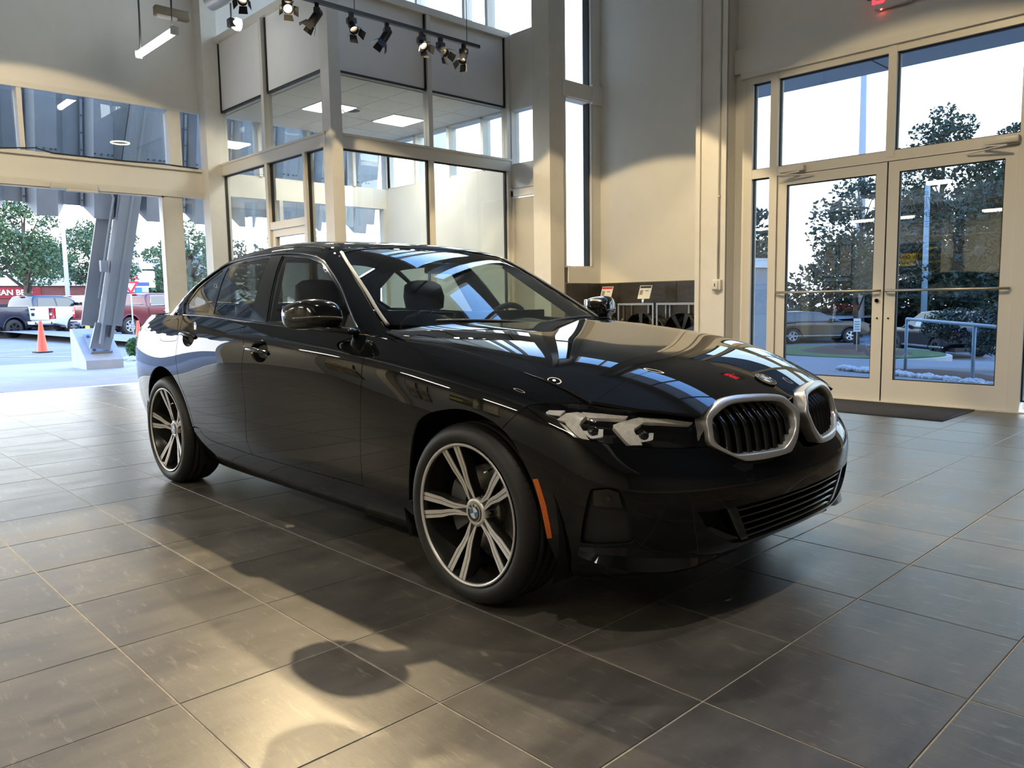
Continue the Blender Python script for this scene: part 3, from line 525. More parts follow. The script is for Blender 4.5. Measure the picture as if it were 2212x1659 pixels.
# outlines in surface coordinates
OUT = {
 'sillgap': [(5.61, 2.055), (5.728, 1.715), (5.942, 1.567), (6.558, 1.545), (7.148, 1.49), (8.394, 1.488), (9.568, 1.537), (10.452, 1.52)],
 'gapF': [(9.574, 1.546), (9.697, 4.342), (9.74, 6.076), (9.731, 7.043), (9.637, 7.868), (9.75, 8.0)],
 'gapB': [(7.148, 1.49), (7.069, 2.159), (7.137, 3.657), (7.128, 5.2), (7.236, 6.762), (7.09, 7.901)],
 'gapR': [(5.07, 5.566), (5.104, 6.613), (5.106, 7.296), (4.956, 7.977)],
 'archF': [(12.745, 0.284), (12.602, 1.399), (12.592, 1.944), (12.565, 2.485), (12.516, 2.974), (12.456, 3.453), (12.358, 3.984), (12.212, 4.708), (12.037, 5.171), (11.874, 5.423), (11.623, 5.61), (11.349, 5.603), (11.042, 5.293), (10.829, 4.942), (10.682, 4.459), (10.582, 3.599), (10.515, 2.812), (10.444, 1.909), (10.377, 1.183), (10.447, 0.428)],
 'archR': [(5.325, 0.0), (5.392, 1.0), (5.392, 2.007), (5.323, 2.955), (5.192, 3.736), (5.007, 4.369), (4.779, 4.804), (4.489, 4.966), (4.182, 4.737), (3.921, 4.24), (3.699, 3.547), (3.536, 2.693), (3.445, 1.651), (3.431, 0.59), (3.475, 0.0)],
 'hl': [(12.378, 6.611), (12.453, 6.835), (12.668, 7.143), (13.108, 7.521), (13.428, 7.665), (14.272, 7.759), (14.875, 7.738), (15.395, 7.606), (15.413, 7.491), (15.368, 6.024), (15.0, 5.919), (14.429, 5.793), (13.972, 5.733), (13.457, 5.687), (13.189, 5.711), (12.87, 5.965), (12.594, 6.335)],
 'bumpgap': [(12.378, 6.611), (12.267, 6.159), (12.037, 5.171)],
 'marker': [(12.5, 3.425), (12.576, 3.472), (12.624, 3.042), (12.668, 2.579), (12.695, 1.988), (12.702, 1.505), (12.618, 1.443), (12.608, 1.951), (12.585, 2.501), (12.546, 2.989)],
 'curtain': [(13.472, 3.522), (13.701, 3.626), (13.87, 3.533), (13.968, 3.023), (14.043, 1.97), (14.026, 1.621), (13.743, 1.537), (13.235, 1.477), (13.184, 1.605), (13.294, 2.592), (13.399, 3.321)],
 'lowgrille': [(15.675, 2.494), (15.914, 0.733), (17.0, 1.75), (17.0, 3.45)],
 'wedge': [(15.076, 2.565), (15.651, 2.507), (15.889, 0.815), (15.682, 0.853), (15.245, 1.769)],
 'fin': [(15.612, 2.529), (15.721, 2.488), (15.996, 0.747), (15.867, 0.786)],
 'ledge': [(15.245, 1.769), (15.376, 1.718), (15.795, 0.988), (15.895, 0.755), (15.686, 0.798)],
 'blade_top': [(13.135, 1.39), (13.996, 1.49), (14.655, 1.212), (15.534, 0.353)],
 'blade_bot': [(13.107, 1.04), (13.49, 0.694), (14.138, 0.277), (14.928, 0.029), (15.352, 0.226), (15.534, 0.353)],
 'handleF': [(7.614, 6.718)],
 'handleR': [(5.476, 7.114)],
 'fuel': [(4.399, 6.63), (4.234, 7.463), (4.319, 7.786), (4.821, 7.852), (5.067, 6.979), (4.974, 6.682)],
 'tow': [(15.377, 4.161), (15.672, 4.088), (15.764, 2.906), (15.518, 2.9), (15.423, 3.37)],
 'sensor': [(15.958, 3.81)],
 'bottomF': [(12.475, 0.0), (13.0, 0.0)],
 'headfront': [(15.413, 7.491), (15.368, 6.024)],
 'lipR': [(5.45, 2.051), (5.402, 2.817), (5.297, 3.581), (5.145, 4.237), (4.954, 4.766)],
 'kidlow': [(15.367, 5.984), (15.506, 5.848), (15.618, 5.623), (15.886, 5.092), (15.997, 5.006), (16.308, 5.011), (16.552, 5.08), (16.729, 5.145), (16.849, 5.347), (16.934, 5.772)],
 'drlA': [(12.88, 6.516), (13.022, 7.086), (13.213, 7.324), (13.41, 7.357), (13.307, 6.915), (13.28, 6.622), (13.457, 5.774), (13.318, 5.67), (13.06, 6.296), (13.021, 6.581)],
 'drlB': [(13.875, 7.052), (13.974, 7.231), (14.22, 7.513), (14.323, 7.583), (14.402, 7.4), (14.231, 6.988), (14.235, 6.799), (14.355, 6.008), (14.138, 5.889), (13.889, 6.944)],
 'drlTop': [(13.303, 7.352), (13.662, 7.5), (14.135, 7.584), (14.09, 7.464), (13.669, 7.289), (13.422, 7.144)],
 'drlTop2': [(14.309, 7.583), (14.825, 7.591), (15.257, 7.465), (15.218, 7.35), (14.727, 7.417), (14.416, 7.396)],
 'chevA': [(12.929, 6.368), (13.046, 6.268), (13.29, 5.648), (13.193, 5.689)],
 'chevB': [(13.896, 6.852), (13.938, 6.753), (14.151, 5.895), (14.11, 5.978)],
 'cupA': [(13.322, 6.334), (13.427, 6.422), (13.5, 6.128), (13.611, 6.313), (13.622, 6.725), (13.707, 6.784), (13.701, 6.301), (13.68, 6.21), (13.499, 5.953), (13.458, 5.971)],
 'cupB': [(14.282, 6.719), (14.337, 6.765), (14.365, 6.448), (14.463, 6.559), (14.513, 6.942), (14.589, 6.962), (14.57, 6.516), (14.541, 6.432), (14.375, 6.273), (14.315, 6.327)],
 'projA': [(13.525, 6.551)],
 'projB': [(14.413, 6.792)],
 'turn': [(12.684, 6.707), (12.734, 6.903), (13.001, 7.157), (12.925, 6.781), (12.703, 6.629)],
 'hoodedge': [(0.56, 6.441), (1.122, 6.703), (1.939, 6.58), (3.017, 6.535), (3.88, 6.537), (4.721, 6.503), (5.542, 6.377), (6.473, 6.256), (7.579, 5.264), (8.441, 4.313), (9.144, 3.498), (9.021, 2.68), (8.975, 2.14), (9.048, 1.468), (9.302, 0.63), (9.48, 0.266), (9.667, 0.161), (9.873, 0.172)],
 'hoodrear': [(0.362, 6.382), (0.481, 5.79), (0.712, 3.606), (0.896, 1.257), (0.974, 0.0)],
 'emblem': [(8.813, 0.077)],
 'c': [(8.678, 0.0)],
 'hoodcrease': [(3.405, 2.839), (4.332, 2.63), (6.051, 2.289), (7.373, 2.46), (8.937, 2.224)],
 'dlo': [(-2.806, 0.151), (-2.348, 0.139), (-1.74, 0.115), (-1.414, 0.1), (-0.782, 0.079), (-0.925, 0.166), (-1.083, 0.268), (-1.227, 0.343), (-1.344, 0.391), (-1.476, 0.417), (-1.665, 0.434), (-1.893, 0.441), (-2.236, 0.442), (-2.509, 0.427), (-2.679, 0.37), (-2.825, 0.314), (-2.881, 0.21)],
 'win_front': [(-1.573, 0.114), (-1.421, 0.109), (-1.091, 0.098), (-0.911, 0.094), (-0.93, 0.166), (-1.081, 0.261), (-1.222, 0.333), (-1.336, 0.382), (-1.462, 0.407), (-1.648, 0.423), (-1.761, 0.427)],
 'win_rear': [(-2.293, 0.141), (-1.777, 0.12), (-1.813, 0.31), (-1.907, 0.43), (-2.206, 0.427), (-2.449, 0.407)],
 'win_quarter': [(-2.745, 0.16), (-2.372, 0.146), (-2.413, 0.291), (-2.502, 0.404), (-2.634, 0.353), (-2.768, 0.3), (-2.839, 0.213)],
 'bpillar': [(-1.765, 0.119), (-1.582, 0.113), (-1.769, 0.429), (-1.9, 0.433)],
 'sail': [(-0.905, 0.094), (-0.789, 0.082), (-0.918, 0.159)],
 'trimline': [(-0.715, 0.116), (-0.815, 0.172), (-0.981, 0.271), (-1.161, 0.371), (-1.32, 0.457)],
 'wstop': [(-1.31, 0.448), (-1.325, 0.577), (-1.335, 0.768), (-1.34, 1.0)],
 'roofedge': [(-1.4, 0.469), (-1.7, 0.497), (-2.1, 0.502), (-2.45, 0.482), (-2.8, 0.417), (-3.1, 0.345), (-3.3, 0.246)],
 'kid_out': [(-0.457, 0.704), (-0.411, 0.735), (-0.368, 0.752), (-0.298, 0.759), (-0.185, 0.755), (-0.108, 0.747), (-0.073, 0.737), (-0.052, 0.715), (-0.025, 0.68), (-0.042, 0.642), (-0.064, 0.6), (-0.098, 0.566), (-0.126, 0.555), (-0.236, 0.549), (-0.318, 0.55), (-0.346, 0.556), (-0.414, 0.588), (-0.462, 0.618), (-0.464, 0.659)],
 'kid_in': [(-0.436, 0.691), (-0.411, 0.71), (-0.36, 0.731), (-0.306, 0.739), (-0.207, 0.738), (-0.117, 0.73), (-0.082, 0.716), (-0.054, 0.683), (-0.063, 0.645), (-0.089, 0.611), (-0.139, 0.579), (-0.178, 0.575), (-0.268, 0.575), (-0.36, 0.578), (-0.391, 0.59), (-0.438, 0.622), (-0.443, 0.657)],
}

# ================================================================ the black sedan
paint = mat('black_paint', (.0035, .004, .005), .5, 0, 1.0, .0, coat_rough=.006)
gloss_black = mat('gloss_black', (.004, .004, .004), .12, 0, .6, .5)
matte_black = mat('matte_black', (.006, .006, .006), .75)
soft_black = mat('soft_black', (.012, .012, .012), .6)
rubber = mat('rubber', (.016, .0155, .015), .55, bump=(180, .15, .002))
satin = mat('satin_silver', (.66, .65, .62), .32, .75, 0, .6)
chrome = mat('chrome', (.75, .75, .75), .06, 1.0)
machined = mat('machined_alloy', (.74, .72, .69), .3, .55)
gunmetal = mat('gunmetal_paint', (.045, .044, .042), .28, .6, .5)
steel = mat('brake_steel', (.22, .21, .20), .35, .9, noise=(14, (.34, .32, .29), 3))
cast = mat('brake_caliper_grey', (.13, .13, .13), .5, .3)
amber = mat('amber_reflector', (.75, .16, .01), .35, 0, .5, noise=(240, (.50, .09, .005), 2), bump=(420, .4, .002))
red_lens = mat('red_lens', (.35, .006, .008), .12, 0, 1)
lens = glass('lamp_lens', (.93, .93, .93), .045)
screen = glass('windshield_glass', (.62, .70, .66), .05)
side_glass = glass('side_glass', (.66, .70, .67), .055)
dark_glass = glass('rear_glass', (.10, .11, .11), .055)
drl = mat('light_guide', (.88, .85, .78), .18, .1, .8, noise=(60, (.72, .68, .60), 2))
white_opal = mat('reflector_white', (.90, .89, .87), .15, .1, .8)
blue_badge = mat('badge_blue', (.03, .16, .42), .25, 0, .8)
white_badge = mat('badge_white', (.78, .79, .80), .25, 0, .8)
leather = mat('black_leather', (.014, .013, .013), .5, bump=(300, .15, .001))
tan_leather = mat('tan_leather', (.30, .13, .045), .5, bump=(260, .15, .001))
plastic = mat('dash_plastic', (.02, .02, .02), .6)

def seval(name, u, v, side):
    """surface point, side R = car's right (y<0), L = left, S = symmetric domain (second half mirrored)"""
    u = np.asarray(u, float); v = np.asarray(v, float)
    if side == 'S':
        if name == 'belt': m = u > 17; P = belt(np.where(m, 34 - u, u), v)
        elif name == 'hood': m = v < 0; P = hood(u, np.abs(v))
        else: m = v > 1; P = green(u, np.where(m, 2 - v, v))
        P = P.copy(); P[:, 1] *= np.where(m, 1, -1); return P
    if name == 'kidney': P = kidney(u, v).copy(); P[:, 1] *= (1 if side == 'R' else -1); return P
    P = SURF[name](u, v).copy(); P[:, 1] *= (-1 if side == 'R' else 1); return P
_RNG = dict(belt=((0, 17), (0, 8)), hood=((0, 10), (-7, 7)), green=((-3.99, -.31), (.001, 2)), kidney=((-.9, .9), (.41, .80)))
def snormal(name, u, v, side):
    e = 2e-3; (a, b), (c, d) = _RNG[name]
    if name == 'belt' and side == 'S': b = 34
    if name == 'green' and side != 'S': d = 1
    if name == 'hood' and side != 'S': c = 0
    du = seval(name, np.minimum(u + e, b), v, side) - seval(name, np.maximum(u - e, a), v, side)
    dv = seval(name, u, np.minimum(v + e, d), side) - seval(name, u, np.maximum(v - e, c), side)
    n = np.cross(du, dv); n /= np.linalg.norm(n, axis=1)[:, None] + 1e-12
    P = seval(name, u, v, side)
    ref = P - np.array([-1.4, 0, .45]) * np.array([1, 1, 1]); ref = ref / np.array([2.4, .9, .6]) ** 2
    s = np.sign((n * ref).sum(1)); s[s == 0] = 1
    return n * s[:, None]
_SC = dict(belt=(.40, .115), hood=(.16, .125), green=(1.0, .75), kidney=(1, 1))
def _dens(poly, name, step):
    sc = _SC[name]; out = []
    for i in range(len(poly)):
        a = np.array(poly[i]); b = np.array(poly[(i + 1) % len(poly)]); d = np.hypot(*((b - a) * sc)); k = max(1, int(math.ceil(d / step)))
        for j in range(k): out.append(tuple(a + (b - a) * j / k))
    return out
def _area(P): return .5 * sum(P[i][0] * P[(i + 1) % len(P)][1] - P[(i + 1) % len(P)][0] * P[i][1] for i in range(len(P)))
def shrink(poly, g, name, keep=None):
    """move a param polygon inwards by g metres; keep(p) -> True leaves a vertex alone"""
    sc = np.array(_SC[name]); P = [np.array(p) * sc for p in poly]; sg = 1 if _area(P) > 0 else -1; out = []
    for i, p in enumerate(P):
        if keep and keep(poly[i]): out.append(tuple(p / sc)); continue
        a = P[i - 1]; b = P[(i + 1) % len(P)]; d1 = p - a; d2 = b - p
        n1 = np.array([-d1[1], d1[0]]) / (np.hypot(*d1) + 1e-9); n2 = np.array([-d2[1], d2[0]]) / (np.hypot(*d2) + 1e-9)
        m = n1 + n2; m = m / max(.6, (m @ m) / 2 if m @ m > 0 else 1)
        out.append(tuple((p + m * g * sg) / sc))
    return out
def panel(oname, surf, poly, side, material, parent, holes=(), step=.035, thk=.014, off=0., estep=None, rim=True, **k):
    """a trimmed patch of a smooth surface with turned-in edges"""
    sc = np.array(_SC[surf]); estep = estep or step * .6
    loops = [_dens(poly, surf, estep)] + [_dens(h, surf, estep) for h in holes]
    V = []; E = []
    for L in loops:
        b = len(V); V += [Vector((p[0] * sc[0], p[1] * sc[1])) for p in L]; E += [(b + i, b + (i + 1) % len(L)) for i in range(len(L))]
    A = np.array([(p.x, p.y) for p in V]); nb = len(V)
    x0, y0 = A.min(0); x1, y1 = A.max(0)
    gx, gy = np.meshgrid(np.arange(x0 + step / 2, x1, step), np.arange(y0 + step / 2, y1, step), indexing='ij'); G = np.stack([gx.ravel(), gy.ravel()], 1)
    def inside(G, L):
        L = np.array(L) * sc; c = np.zeros(len(G), bool); q = np.roll(L, -1, 0)
        for (ax, ay), (bx, by) in zip(L, q):
            m = (ay > G[:, 1]) != (by > G[:, 1])
            if m.any(): c ^= m & (G[:, 0] < (bx - ax) * (G[:, 1] - ay) / (by - ay + 1e-15) + ax)
        return c
    m = inside(G, loops[0])
    for L in loops[1:]: m &= ~inside(G, L)
    G = G[m]
    if len(G):
        ok = np.ones(len(G), bool)
        for i in range(0, len(G), 4000):
            d = np.sqrt(((G[i:i + 4000, None] - A[None]) ** 2).sum(2)).min(1); ok[i:i + 4000] = d > step * .38
        V += [Vector(p) for p in G[ok]]
    r = delaunay_2d_cdt(V, E, [], 1 if not holes else 0, 1e-7)
    Q = np.array([(p.x, p.y) for p in r[0]]); F = [tuple(f) for f in r[2]]
    if holes:
        C = np.array([Q[list(f)].mean(0) for f in F]); m = inside(C, loops[0])
        for L in loops[1:]: m &= ~inside(C, L)
        F = [f for f, z in zip(F, m) if z]
    u, v = Q[:, 0] / sc[0], Q[:, 1] / sc[1]
    P = seval(surf, u, v, side); N = snormal(surf, u, v, side); P = P + N * off
    # orient faces outwards
    f0 = np.array([f[:3] for f in F]); fn = np.cross(P[f0[:, 1]] - P[f0[:, 0]], P[f0[:, 2]] - P[f0[:, 0]])
    F = [f if (fn[i] * N[f[0]]).sum() > 0 else f[::-1] for i, f in enumerate(F)]
    allP = [P]; allN = [N]; nv = len(P)
    if rim:
        cnt = {}
        for f in F:
            for i in range(len(f)): cnt.setdefault((min(f[i], f[i - 1]), max(f[i], f[i - 1])), []).append((f[i - 1], f[i]))
        be = [e[0] for e in cnt.values() if len(e) == 1]; ids = sorted({i for e in be for i in e}); ix = {q: i for i, q in enumerate(ids)}
        ids = np.array(ids); tang = np.zeros((len(ids), 3))
        for a, b in be:
            t = np.cross(P[b] - P[a], N[a]); t /= np.linalg.norm(t) + 1e-12; tang[ix[a]] += t; tang[ix[b]] += t
        tang /= np.linalg.norm(tang, axis=1)[:, None] + 1e-12
        top = P[ids]; n1 = N[ids] * .7 + tang * .7; low = top - N[ids] * thk - tang * .001
        b0 = nv; b1 = nv + len(ids)
        allP += [top, low]; allN += [n1, tang]
        F += [(b0 + ix[b], b0 + ix[a], b1 + ix[a], b1 + ix[b]) for a, b in be]
    P = np.concatenate(allP); N = np.concatenate(allN)
    me = bpy.data.meshes.new(oname); me.from_pydata(P.tolist(), [], [tuple(map(int, f)) for f in F]); me.polygons.foreach_set('use_smooth', [True] * len(me.polygons))
    me.update(); N /= np.linalg.norm(N, axis=1)[:, None] + 1e-12
    me.normals_split_custom_set_from_vertices(N.tolist())
    return link_mesh(oname, me, material, parent, **k)
def on(surf, pts, side, off=0.):
    u = np.array([p[0] for p in pts], float); v = np.array([p[1] for p in pts], float)
    return seval(surf, u, v, side) + snormal(surf, u, v, side) * off
def strip(oname, surf, rows, side, material, parent, **k):
    """loft: rows = list of (points, offset) on a surface"""
    P = [on(surf, pts, side, o) for pts, o in rows]; n = len(P[0])
    m = MB(); m.grid([tuple(p) for r in P for p in r], len(P), n); return m.build(oname, material, parent, **k)
def trimtube(oname, surf, pts, side, r, material, parent, off=.003, n=8, smooth=6, flat=.7, **k):
    q = cr(pts, smooth); return MB().tube(on(surf, q, side, off), r, n, flat=flat).build(oname, material, parent, **k)

car = empty('black_sedan', (0, 0, 0), label='glossy black four-door sedan with twin kidney grille parked on the showroom tiles', cat='car')
B_ = OUT
SIDES = 'RL'
# ---------------------------------------------------------------- body panels
_keep8 = lambda p: p[1] > 7.99 or p[1] < .01
archF = cr(B_['archF'], 3); archR = cr(B_['archR'], 3)
def sill_t(s): 
    q = B_['sillgap']; return float(np.interp(s, [p[0] for p in q], [p[1] for p in q]))
gapF = [p for p in B_['gapF']]; gapB = B_['gapB']; gapR = B_['gapR']; sg = B_['sillgap']
hl_top = B_['hl'][0:5]; tip = B_['hl'][0]
# archF runs from the bumper foot over the top to the sill; where it meets the sill gap
iF = min(range(len(archF)), key=lambda i: abs(archF[i][1] - 1.4975) + (0 if archF[i][0] < 11 else 99))
iT = min(range(len(archF)), key=lambda i: math.hypot((archF[i][0] - 12.037) * .4, (archF[i][1] - 5.1709) * .115))
iR = min(range(len(archR)), key=lambda i: abs(archR[i][1] - 2.02) + (0 if archR[i][0] > 4.5 else 99))
fender = archF[iT:iF + 1][::-1] + [tuple(tip)] + [tuple(p) for p in hl_top[1:]] + [(s, 8.) for s in (13.43, 12.9, 12.3, 11.6, 10.9, 10.3, 9.75)] + [tuple(p) for p in gapF[::-1][1:]] + [tuple(p) for p in sg if p[0] > 9.55]
fender = [p for p in fender]
fdoor = [tuple(p) for p in gapF] + [(s, 8.) for s in (9.4, 8.6, 7.8, 7.1)] + [tuple(p) for p in gapB[::-1]] + [tuple(p) for p in sg if 7.15 < p[0] < 9.54]
lip = [tuple(p) for p in B_['lipR']]
rdoor = [tuple(p) for p in gapB] + [(s, 8.) for s in (6.4, 5.7, 4.97)] + [tuple(p) for p in gapR[::-1]] + lip[:-1][::-1] + [tuple(p) for p in sg if p[0] < 7.1]
quarter = [(4.95, 8.), (4.2, 8.), (3.4, 8.), (2.6, 8.), (1.8, 8.), (.9, 8.), (0., 8.), (0., 7.45), (.9, 7.42), (1.9, 7.38), (2.7, 7.30), (3.45, 7.1), (3.55, 6.7), (3.35, 6.15), (3.1, 5.6), (2.95, 4.8), (2.95, 3.6), (3.02, 2.6), (3.2, 1.2), (3.47, 0.)] + archR[::-1][:len(archR) - iR] + [tuple(sg[0])] + lip[:-1] + [tuple(p) for p in gapR]
quarter = [p for i, p in enumerate(quarter) if i == 0 or p != quarter[i - 1]]
rbump = [(3.47 - .001, 0.), (3.2, 1.2), (3.02, 2.6), (2.95, 3.6), (2.95, 4.8), (3.1, 5.6), (2.4, 5.75), (1.2, 5.85), (0., 5.9), (0., 0.)]
tail = [(0., 5.9), (1.2, 5.85), (2.4, 5.75), (3.1, 5.6), (3.35, 6.15), (3.55, 6.7), (3.45, 7.1), (2.7, 7.3), (1.9, 7.38), (.9, 7.42), (0, 7.45)]
sill = [(10.44, 0.), (10.44, sill_t(10.42) - .02)] + [tuple(p) for p in sg[::-1]] + [(5.42, 2.0), (5.40, 1.), (5.33, 0.)]
G = .0022
for sd in SIDES:
    kb = lambda p: p[1] > 7.995 or p[1] < .005
    panel('front_fender', 'belt', shrink(fender, G, 'belt', kb), sd, paint, car, estep=.014)
    cup = lambda key: [(B_[key][0][0] + .215 * math.cos(a), B_[key][0][1] + .70 * math.sin(a)) for a in np.linspace(0, 2 * PI, 28, endpoint=False)]
    fd = panel('front_door', 'belt', shrink(fdoor, G, 'belt', kb), sd, paint, car, holes=[cup('handleF')], estep=.014)
    rd = panel('rear_door', 'belt', shrink(rdoor, G, 'belt', kb), sd, paint, car, holes=[cup('handleR')], estep=.014)
    fuel = [tuple(p) for p in cr(B_['fuel'], 4, True)]
    qp = panel('rear_quarter_panel', 'belt', shrink(quarter, G, 'belt', kb), sd, paint, car, holes=[fuel] if sd == 'R' else [], estep=.014)
    if sd == 'R': panel('fuel_flap', 'belt', shrink(fuel, .004, 'belt'), sd, paint, car, estep=.012)
    panel('side_sill', 'belt', shrink(sill, G, 'belt', kb), sd, paint, car, estep=.02)
    # door handles in their scooped cups
    for key, drr in (('handleF', fd), ('handleR', rd)):
        s0, t0 = B_[key][0]; rs, rt = (.215, .70)
        ell = [(s0 + rs * math.cos(a), t0 + rt * math.sin(a)) for a in np.linspace(0, 2 * PI, 28, endpoint=False)]
        N_ = 7; rows = [([(s0 + (p[0] - s0) * q, t0 + (p[1] - t0) * q) for p in ell] , -.001 - .030 * (1 - q ** 2.2)) for q in (1, .9, .75, .55, .3, .02)]
        strip('handle_cup', 'belt', [(r + [r[0]], o + .0004) for r, o in rows], sd, gloss_black, drr)
        c = on('belt', [(s0 - .27, t0 + .05), (s0 - .14, t0 + .08), (s0, t0 + .08), (s0 + .12, t0 + .02), (s0 + .215, t0 - .08)], sd, 0.); nn = snormal('belt', np.array([s0]), np.array([t0]), sd)[0]
        offs = (.006, .018, .020, .015, -.004); pts = [c[i] + nn * offs[i] for i in range(5)]
        m = MB(); q = cr(pts, 5); m.tube(q, [.0135 + .006 * math.sin(PI * i / (len(q) - 1)) for i in range(len(q))], 12, flat=.62)
        m.build('door_handle', gloss_black, drr)
# rear bumper, lamps and tail panel wrap round the tail
def both(poly):
    """mirror a right-half belt outline that ends on the tail centre into the full outline is not needed: the tail is built per side"""
    return poly
for sd in SIDES:
    kb = lambda p: p[0] < .01 or p[1] < .005
    panel('rear_bumper', 'belt', shrink(rbump, G, 'belt', kb), sd, paint, car)
    panel('tail_lamp', 'belt', shrink(tail, G, 'belt', lambda p: p[0] < .01), sd, red_lens, car)
# front bumper, one piece
half = [tuple(tip), tuple(B_['bumpgap'][1])] + archF[:iT + 1][::-1] + [(12.75, 0.), (13.4, 0.), (14., 0.), (15., 0.), (16., 0.)]
inner = [tuple(p) for p in B_['kidlow']][::-1] + [tuple(p) for p in B_['hl'][9:][0:]]
half_top = [(16.93, 5.75)] + inner   # from near the nose centre back to the lamp tip
mir = lambda L: [(34 - p[0], p[1]) for p in L]
front = half + [(17., 0.)] + mir(half)[::-1] + mir(half_top)[::-1][1:] + [(17., 5.8)] + half_top
front = [p for i, p in enumerate(front) if i == 0 or p != front[i - 1]]
W_ = [tuple(p) for p in B_['wedge']]; LT, LB = B_['lowgrille'][0], B_['lowgrille'][1]
op_half = [W_[0], (W_[1][0], W_[1][1]), (16.3, LT[1]), (17., LT[1])]; op_low = [(17., LB[1] - .10), (16.3, LB[1] - .08), (W_[2][0], LB[1] - .05), W_[3], W_[4]]
opening = op_half + mir(op_half[:-1])[::-1] + mir(op_low)[::-1] + op_low[1:]
curtain = cr(B_['curtain'], 3, True); marker = [tuple(p) for p in B_['marker']]
tow = cr(B_['tow'], 4, True)
bumper = panel('front_bumper', 'belt', shrink(front, G, 'belt', lambda p: p[1] < .01), 'S', paint, car, holes=[opening, curtain, mir(curtain), shrink(marker, -.001, 'belt'), mir(shrink(marker, -.001, 'belt')), tow], estep=.013, step=.03)
panel('tow_eye_cover', 'belt', shrink(tow, .0016, 'belt'), 'R', paint, bumper, estep=.01)
for i, (s, t) in enumerate(((15.958, 3.81), (34 - 15.958, 3.81))):
    c = [(s + .07 * math.cos(a), t + .12 * math.sin(a)) for a in np.linspace(0, 2 * PI, 20, endpoint=False)]
    panel('parking_sensor', 'belt', c, 'S', gloss_black, bumper, off=.0008, step=.01, thk=.004)
for sd in SIDES:
    panel('side_marker', 'belt', marker, sd, amber, bumper, off=.0035, thk=.01, step=.02, label='amber reflector strip')
    panel('air_curtain', 'belt', shrink(curtain, -.004, 'belt'), sd, soft_black, bumper, off=-.022, step=.02, rim=False)
    sx = (13.70, 3.18); c = [(sx[0] + .035 * math.cos(a), sx[1] + .11 * math.sin(a)) for a in np.linspace(0, 2 * PI, 20, endpoint=False)]
    brow = [(13.46, 3.42), (13.70, 3.55), (13.86, 3.45), (13.91, 2.85), (13.44, 2.85)]
    panel('curtain_brow', 'belt', brow, sd, gloss_black, bumper, off=-.004, step=.02)
    panel('parking_sensor', 'belt', c, sd, soft_black, bumper, off=.002, step=.01, thk=.004)
    # aero blade under the corner
    top = cr([(13.16, 1.36), (13.6, 1.42), (14.0, 1.44), (14.655, 1.16), (15.2, .66), (15.53, .36)], 5); bot = cr([(13.107, 1.02), (13.49, .69), (14.138, .28), (14.93, .05), (15.35, .22), (15.53, .35)], 5)
    n = len(top); mid = [((a[0] * .45 + b[0] * .55), (a[1] * .45 + b[1] * .55)) for a, b in zip(top, bot)]
    w = [math.sin(PI * min(1, .18 + .9 * i / (n - 1))) for i in range(n)]
    P0 = on('belt', top, sd, .001); Pm = on('belt', mid, sd, 0.); Nm = snormal('belt', np.array([p[0] for p in mid]), np.array([p[1] for p in mid]), sd); P1 = on('belt', bot, sd, .002)
    Pm = Pm + Nm * (np.array(w) * .034)[:, None]; Pa = P0 * .55 + Pm * .45 + Nm * (np.array(w) * -.006)[:, None]; Pb = Pm * .5 + P1 * .5 + Nm * (np.array(w) * .010)[:, None]
    m = MB()
    for A_, C_ in ((P0, Pa), (Pa, Pm)): m.grid([tuple(p) for p in A_] + [tuple(p) for p in C_], 2, n)
    for A_, C_ in ((Pm, Pb), (Pb, P1)): m.grid([tuple(p) for p in A_] + [tuple(p) for p in C_], 2, n)
    m.build('aero_blade', paint, bumper)
# lower intake: dark recess, slats, fins
panel('intake_recess', 'belt', shrink(opening, -.006, 'belt'), 'S', matte_black, bumper, off=-.075, rim=False)
for t in np.linspace(LB[1] + .16, LT[1] - .22, 5):
    k0 = LT[0] + (LT[1] - t) / (LT[1] - LB[1]) * (LB[0] - LT[0]) + .02; L_ = [(s, t) for s in np.linspace(k0, 34 - k0, 25)]
    P = on('belt', L_, 'S', -.012); m = MB()
    prof = [(.006, .0025), (-.002, .007), (-.03, .005), (-.03, -.005), (-.002, -.006), (.006, -.002)]
    N_ = snormal('belt', np.array([p[0] for p in L_]), np.array([p[1] for p in L_]), 'S')
    V = [tuple(P[i] + N_[i] * a + np.array([0, 0, b])) for i in range(len(L_)) for a, b in prof + prof[:1]]
    m.grid(V, len(L_), len(prof) + 1); m.build('intake_slat', gloss_black, bumper)
for sd in SIDES:
    fin = [tuple(p) for p in B_['fin']]
    panel('intake_fin', 'belt', fin, sd, gloss_black, bumper, off=-.004, thk=.07, step=.03)
    foot = [tuple(p) for p in B_['ledge']]
    panel('intake_ledge', 'belt', foot, sd, gloss_black, bumper, off=-.012, thk=.05, step=.02)
# ---------------------------------------------------------------- hood
he = [tuple(p) for p in B_['hoodedge']]; hr = [tuple(p) for p in B_['hoodrear']]
he = he[:17] + [(9.72, .10), (9.75, 0.)]
hm = lambda L: [(p[0], -p[1]) for p in L]
hood_poly = hr[::-1] + he[:-1] + [he[-1]] + hm(he[:-1])[::-1] + hm(hr)[:-1]
hood_o = panel('hood', 'hood', shrink(hood_poly, G, 'hood'), 'S', paint, car, estep=.013, step=.03)
